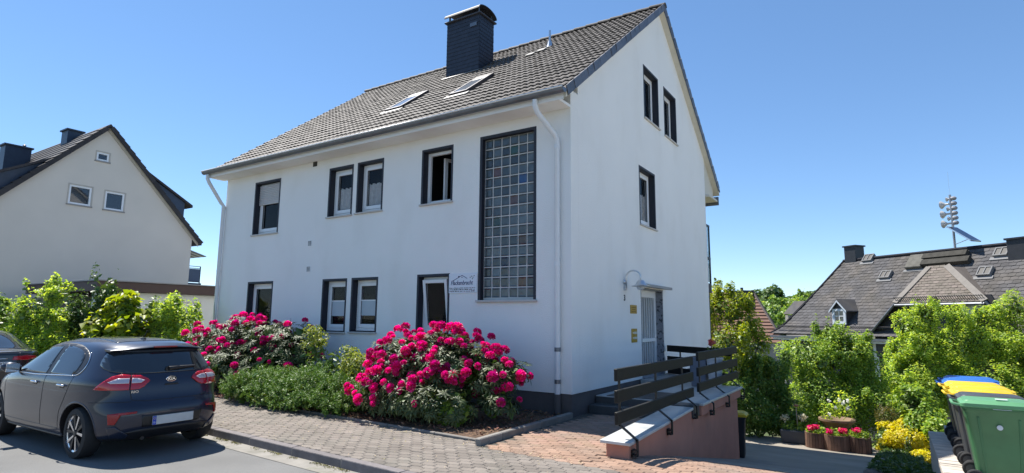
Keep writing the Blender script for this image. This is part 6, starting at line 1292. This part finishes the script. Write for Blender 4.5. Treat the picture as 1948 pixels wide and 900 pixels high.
# ---- bushes on the left, in front of the garage
GB_ = 'bushes in front of the garage'
zl = -.2
plant('bush', 'dark green bush at the left picture edge behind the black car', 'bush', (-15.7, -3.3, zl), [((-15.8, -3.3, 1.3), (.8, .8, .9)), ((-15.3, -3.0, .7), (.9, .8, .8)), ((-16.6, -3.6, .9), (.9, .9, 1.0))], 7000, .085, .05, LEAF_MID, GB_, seed=41, part='foliage', shoots=16)
plant('bush', 'rounded light green bush standing tallest left of the yellow one', 'bush', (-14.7, -2.75, zl), [((-14.95, -2.85, 1.75), (.62, .6, .68)), ((-14.5, -2.6, 1.2), (.7, .65, .8)), ((-14.9, -2.9, .7), (.8, .7, .7)), ((-13.9, -2.6, .75), (.6, .5, .7))], 9500, .075, .045, LEAF_FRESH, GB_, seed=42, part='foliage', shoots=16)
plant('bush', 'dark leggy bush between the light green and the yellow bush', 'bush', (-13.9, -2.0, zl), [((-13.95, -2.1, 1.75), (.5, .5, .75)), ((-13.4, -1.9, 1.95), (.35, .35, .55)), ((-14.1, -1.9, 1.0), (.6, .5, .8))], 5200, .08, .045, LEAF_DARK, GB_, seed=43, part='foliage', shoots=16, gap=-.1)
plant('bush', 'yellow-green shrub with very large leaves behind the hatchback roof', 'bush', (-12.45, -1.7, zl), [((-12.5, -1.75, 1.75), (.42, .42, .62)), ((-12.9, -1.9, 1.25), (.62, .55, .6)), ((-12.05, -1.6, 1.25), (.65, .55, .62)), ((-12.5, -1.85, .75), (.95, .6, .6))], 1500, .19, .155, LEAF_YEL, GB_, seed=44, part='foliage', up=.75, spread=.35, droop=.35, gap=-.6)
plant('bush', 'fresh green bush beside the white house corner', 'bush', (-11.55, -.9, zl), [((-11.9, -1.0, 1.55), (.5, .45, .5)), ((-11.35, -.75, 1.45), (.5, .45, .6)), ((-11.6, -1.0, .8), (.8, .6, .8))], 7200, .07, .042, LEAF_FRESH, GB_, seed=45, part='foliage', shoots=16)
plant('bush', 'low pale green plant left of the first rhododendron', 'bush', (-10.3, -1.2, .0), [((-10.4, -1.2, .55), (.6, .5, .55))], 1800, .09, .03, leafm('pale_leaf', (.12, .17, .05)), GB_, seed=46, part='foliage')
# ---- trees and shrubs behind the back yard
def at(px, py, d): return tuple(at_depth(px, py, d))
def mass(name, label, cat, pts, n, L, W, m, seed, group=None, **kw):
    """pts: (px, py, depth, radius x/y, radius z)"""
    cl = [(at(px, py, d), (r, r, rz)) for px, py, d, r, rz in pts]; x = sum(c[0][0] for c in cl) / len(cl); y = sum(c[0][1] for c in cl) / len(cl)
    return plant(name, label, cat, (x, y, zground(x, y) - .05), cl, n, L, W, m, group, seed=seed, **kw)
GT = 'trees behind the back yard'
mass('tree', 'yellow-green tree rising beside the rear corner of the white house', 'tree', [(1362, 575, 21.0, .5, .6), (1400, 580, 20.6, .5, .55), (1372, 590, 20.5, 0.72, 0.58), (1415, 620, 20.3, 0.70, 0.59), (1385, 650, 19.8, 0.82, 0.71), (1440, 650, 20.1, 0.49, 0.53), (1420, 690, 19.5, 0.71, 0.59), (1330, 600, 21.3, 0.70, 0.81)], 14000, .075, .05, LEAF_YEL, 51, GT, gap=-.45, up=.7, spread=.42, shoots=12)
mass('tree', 'dark dense shrub between the landing and the wooden tubs', 'tree', [(1420, 720, 19.3, 0.65, 0.71), (1465, 720, 19.7, 0.73, 0.82), (1430, 790, 18.9, 0.74, 0.83), (1485, 790, 19.3, 0.71, 0.83), (1395, 760, 18.9, 0.59, 0.95)], 17000, .085, .056, LEAF_SHADE, 52, GT, up=.7, spread=.42, shoots=10)
mass('tree', 'broad green tree directly behind the wooden tubs', 'tree', [(1545, 690, 20.9, .5, .6), (1585, 640, 21.0, .55, .6), (1625, 672, 20.8, .5, .65), (1540, 680, 20.7, 0.99, 0.87), (1605, 675, 20.9, 1.05, 0.87), (1645, 722, 20.7, 0.82, 0.93), (1560, 750, 20.1, 1.06, 0.94), (1640, 770, 20.1, 1.11, 1.06), (1520, 810, 19.5, 0.59, 0.71), (1590, 800, 19.9, 1.06, 0.82)], 34000, .08, .054, LEAF_MID, 53, GT, gap=-.45, up=.7, spread=.42, shoots=12)
mass('tree', 'tall light green tree in front of the cross gable', 'tree', [(1712, 668, 21.6, .5, .6), (1762, 596, 21.9, .5, .7), (1822, 610, 21.8, .55, .6), (1730, 620, 21.9, 0.58, 0.69), (1745, 670, 21.5, 0.99, 0.87), (1718, 715, 21.1, 0.70, 0.81), (1800, 660, 21.7, 0.93, 0.81), (1740, 750, 20.7, 1.11, 1.05), (1790, 730, 20.9, 1.05, 1.05), (1720, 820, 19.9, 0.94, 0.82)], 36000, .08, .05, LEAF_FRESH, 54, GT, gap=-.45, up=.7, spread=.42, shoots=12)
mass('tree', 'light green tree behind the bins at the right edge', 'tree', [(1885, 606, 22.0, .6, .6), (1925, 590, 21.7, .6, .7), (1850, 650, 21.9, 1.04, 0.81), (1910, 660, 21.5, 1.04, 0.87), (1955, 670, 21.3, 1.04, 0.93), (1850, 730, 20.9, 1.11, 1.05), (1920, 750, 20.5, 1.17, 1.17), (2000, 730, 20.7, 1.28, 1.40), (1842, 614, 22.3, 0.40, 0.35)], 34000, .08, .05, LEAF_FRESH, 55, GT, gap=-.45, up=.7, spread=.42, shoots=12)
mass('shrub', 'mid green shrub growing behind the golden one, left of the bins', 'shrub', [(1760, 800, 16.8, 0.51, 0.60), (1735, 760, 17.4, 0.54, 0.54), (1785, 830, 15.8, 0.47, 0.54)], 3200, .11, .07, LEAF_MID, 56, part='foliage', trunk='stem')
mass('shrub', 'low dark green ground cover on the bank between driveway and bins', 'shrub', [(1720, 890, 14.5, .35, .14), (1760, 880, 15.5, .3, .14), (1775, 893, 13.5, .3, .13), (1690, 893, 14.5, .2, .1)], 2600, .06, .04, LEAF_DARK, 61, part='foliage', trunk='stem', r0=.01)
mass('shrub', 'golden yellow shrub on the bank beside the driveway', 'shrub', [(1688, 822, 17.4, .34, .30), (1722, 818, 17.2, .34, .30), (1690, 835, 16.9, 0.48, 0.40), (1725, 835, 16.3, 0.48, 0.43), (1668, 848, 17.2, 0.34, 0.27), (1755, 870, 15.0, 0.27, 0.21)], 6500, .07, .045, LEAF_GOLD, 57, part='foliage', trunk='stem', r0=.02)
mass('shrub', 'small bronze green conifer behind the golden shrub', 'shrub', [(1690, 800, 17.7, 0.38, 0.60)], 1300, .06, .02, leafm('bronze_needles', (.12, .11, .03)), 58, part='foliage', trunk='stem')
mass('shrub', 'dark dwarf conifer in front of the golden shrub', 'shrub', [(1722, 868, 15.3, 0.27, 0.29), (1727, 850, 15.4, 0.11, 0.40)], 2200, .05, .015, LEAF_DARK, 59, part='foliage', trunk='stem')
mass('shrub', 'little magenta azalea cushion on the driveway bank', 'shrub', [(1688, 868, 15.8, 0.29, 0.12)], 900, .05, .045, mat('magenta_petal', (.5, .01, .12), .5, island=.25, transl=.3, tint=.5), 60, part='foliage', trunk='stem')
# ground cover on the bank
n = 9000; P = np.stack([RNG.uniform(4.2, 5.15, n), RNG.uniform(2.7, 11.4, n), np.zeros(n)], 1); P[:, 2] = [zdrive(y) + .06 for y in P[:, 1]]; P[:, 2] += np.abs(RNG.normal(0, .05, n)) + .06 * (pn(P, 3., 8) > .2)
tag(ob('ground_cover', leaves_mesh('ground_cover', P, np.tile([0, 0, 1.], (n, 1)), .075, .045, LEAF_DARK, RNG, .5, .2, out=.7, spread=.6), None), kind='stuff')
# ---- wooded hill
GH = 'trees on the far hill'
hill = [(1452, 562, 135, 4.2, 5.0, 0), (1438, 580, 128, 3.2, 4, 0), (1475, 575, 132, 3.6, 4.4, 0), (1500, 566, 150, 3.6, 3.6, 0), (1525, 560, 170, 3.4, 3.4, 0), (1545, 556, 185, 3.5, 3.4, 0), (1562, 552, 190, 3.5, 3.4, 0), (1512, 580, 120, 3.0, 2.8, 1), (1485, 598, 95, 2.6, 2.5, 1), (1505, 600, 92, 2.5, 2.5, 1), (1470, 612, 85, 2.2, 2.2, 1), (1530, 580, 125, 3, 3, 1), (1490, 622, 80, 2.2, 2.0, 1), (1462, 600, 100, 2.4, 2.4, 1), (1535, 568, 150, 3.0, 3.0, 1), (1510, 560, 260, 5, 4.5, 0), (1585, 548, 240, 5, 5, 0), (1420, 572, 150, 4, 4, 0), (1395, 575, 160, 4, 4, 0), (1365, 580, 170, 5, 4, 0)]
LH = [leafm('hazy_dark_foliage', (.10, .17, .05), island=.3), leafm('hazy_light_foliage', (.17, .27, .05), island=.3)]  # lightened greens put distance haze into the leaf colour
for i, (px, py, d, r, rz, kd) in enumerate(hill):
    if kd == 0: py += 14; rz *= .8
    c = at_depth(px, py, d); rg = np.random.default_rng(100 + i); cl = [((c.x + rg.normal() * r * .35, c.y + rg.normal() * r * .35, c.z + rg.normal() * rz * .25), (r * rg.uniform(.5, .8), r * rg.uniform(.5, .8), rz * rg.uniform(.5, .75))) for _ in range(5)]
    plant('tree', 'dark green tree in the wood on the far hill' if kd == 0 else 'light green tree on the near slope of the far hill', 'tree', (c.x, c.y, zground(c.x, c.y) - .5), cl, 2600, r * .2, r * .16, LH[kd], GH if kd == 0 else 'light trees on the near hill slope', r0=.25, seed=200 + i, gap=-.6, gapscale=1.0)
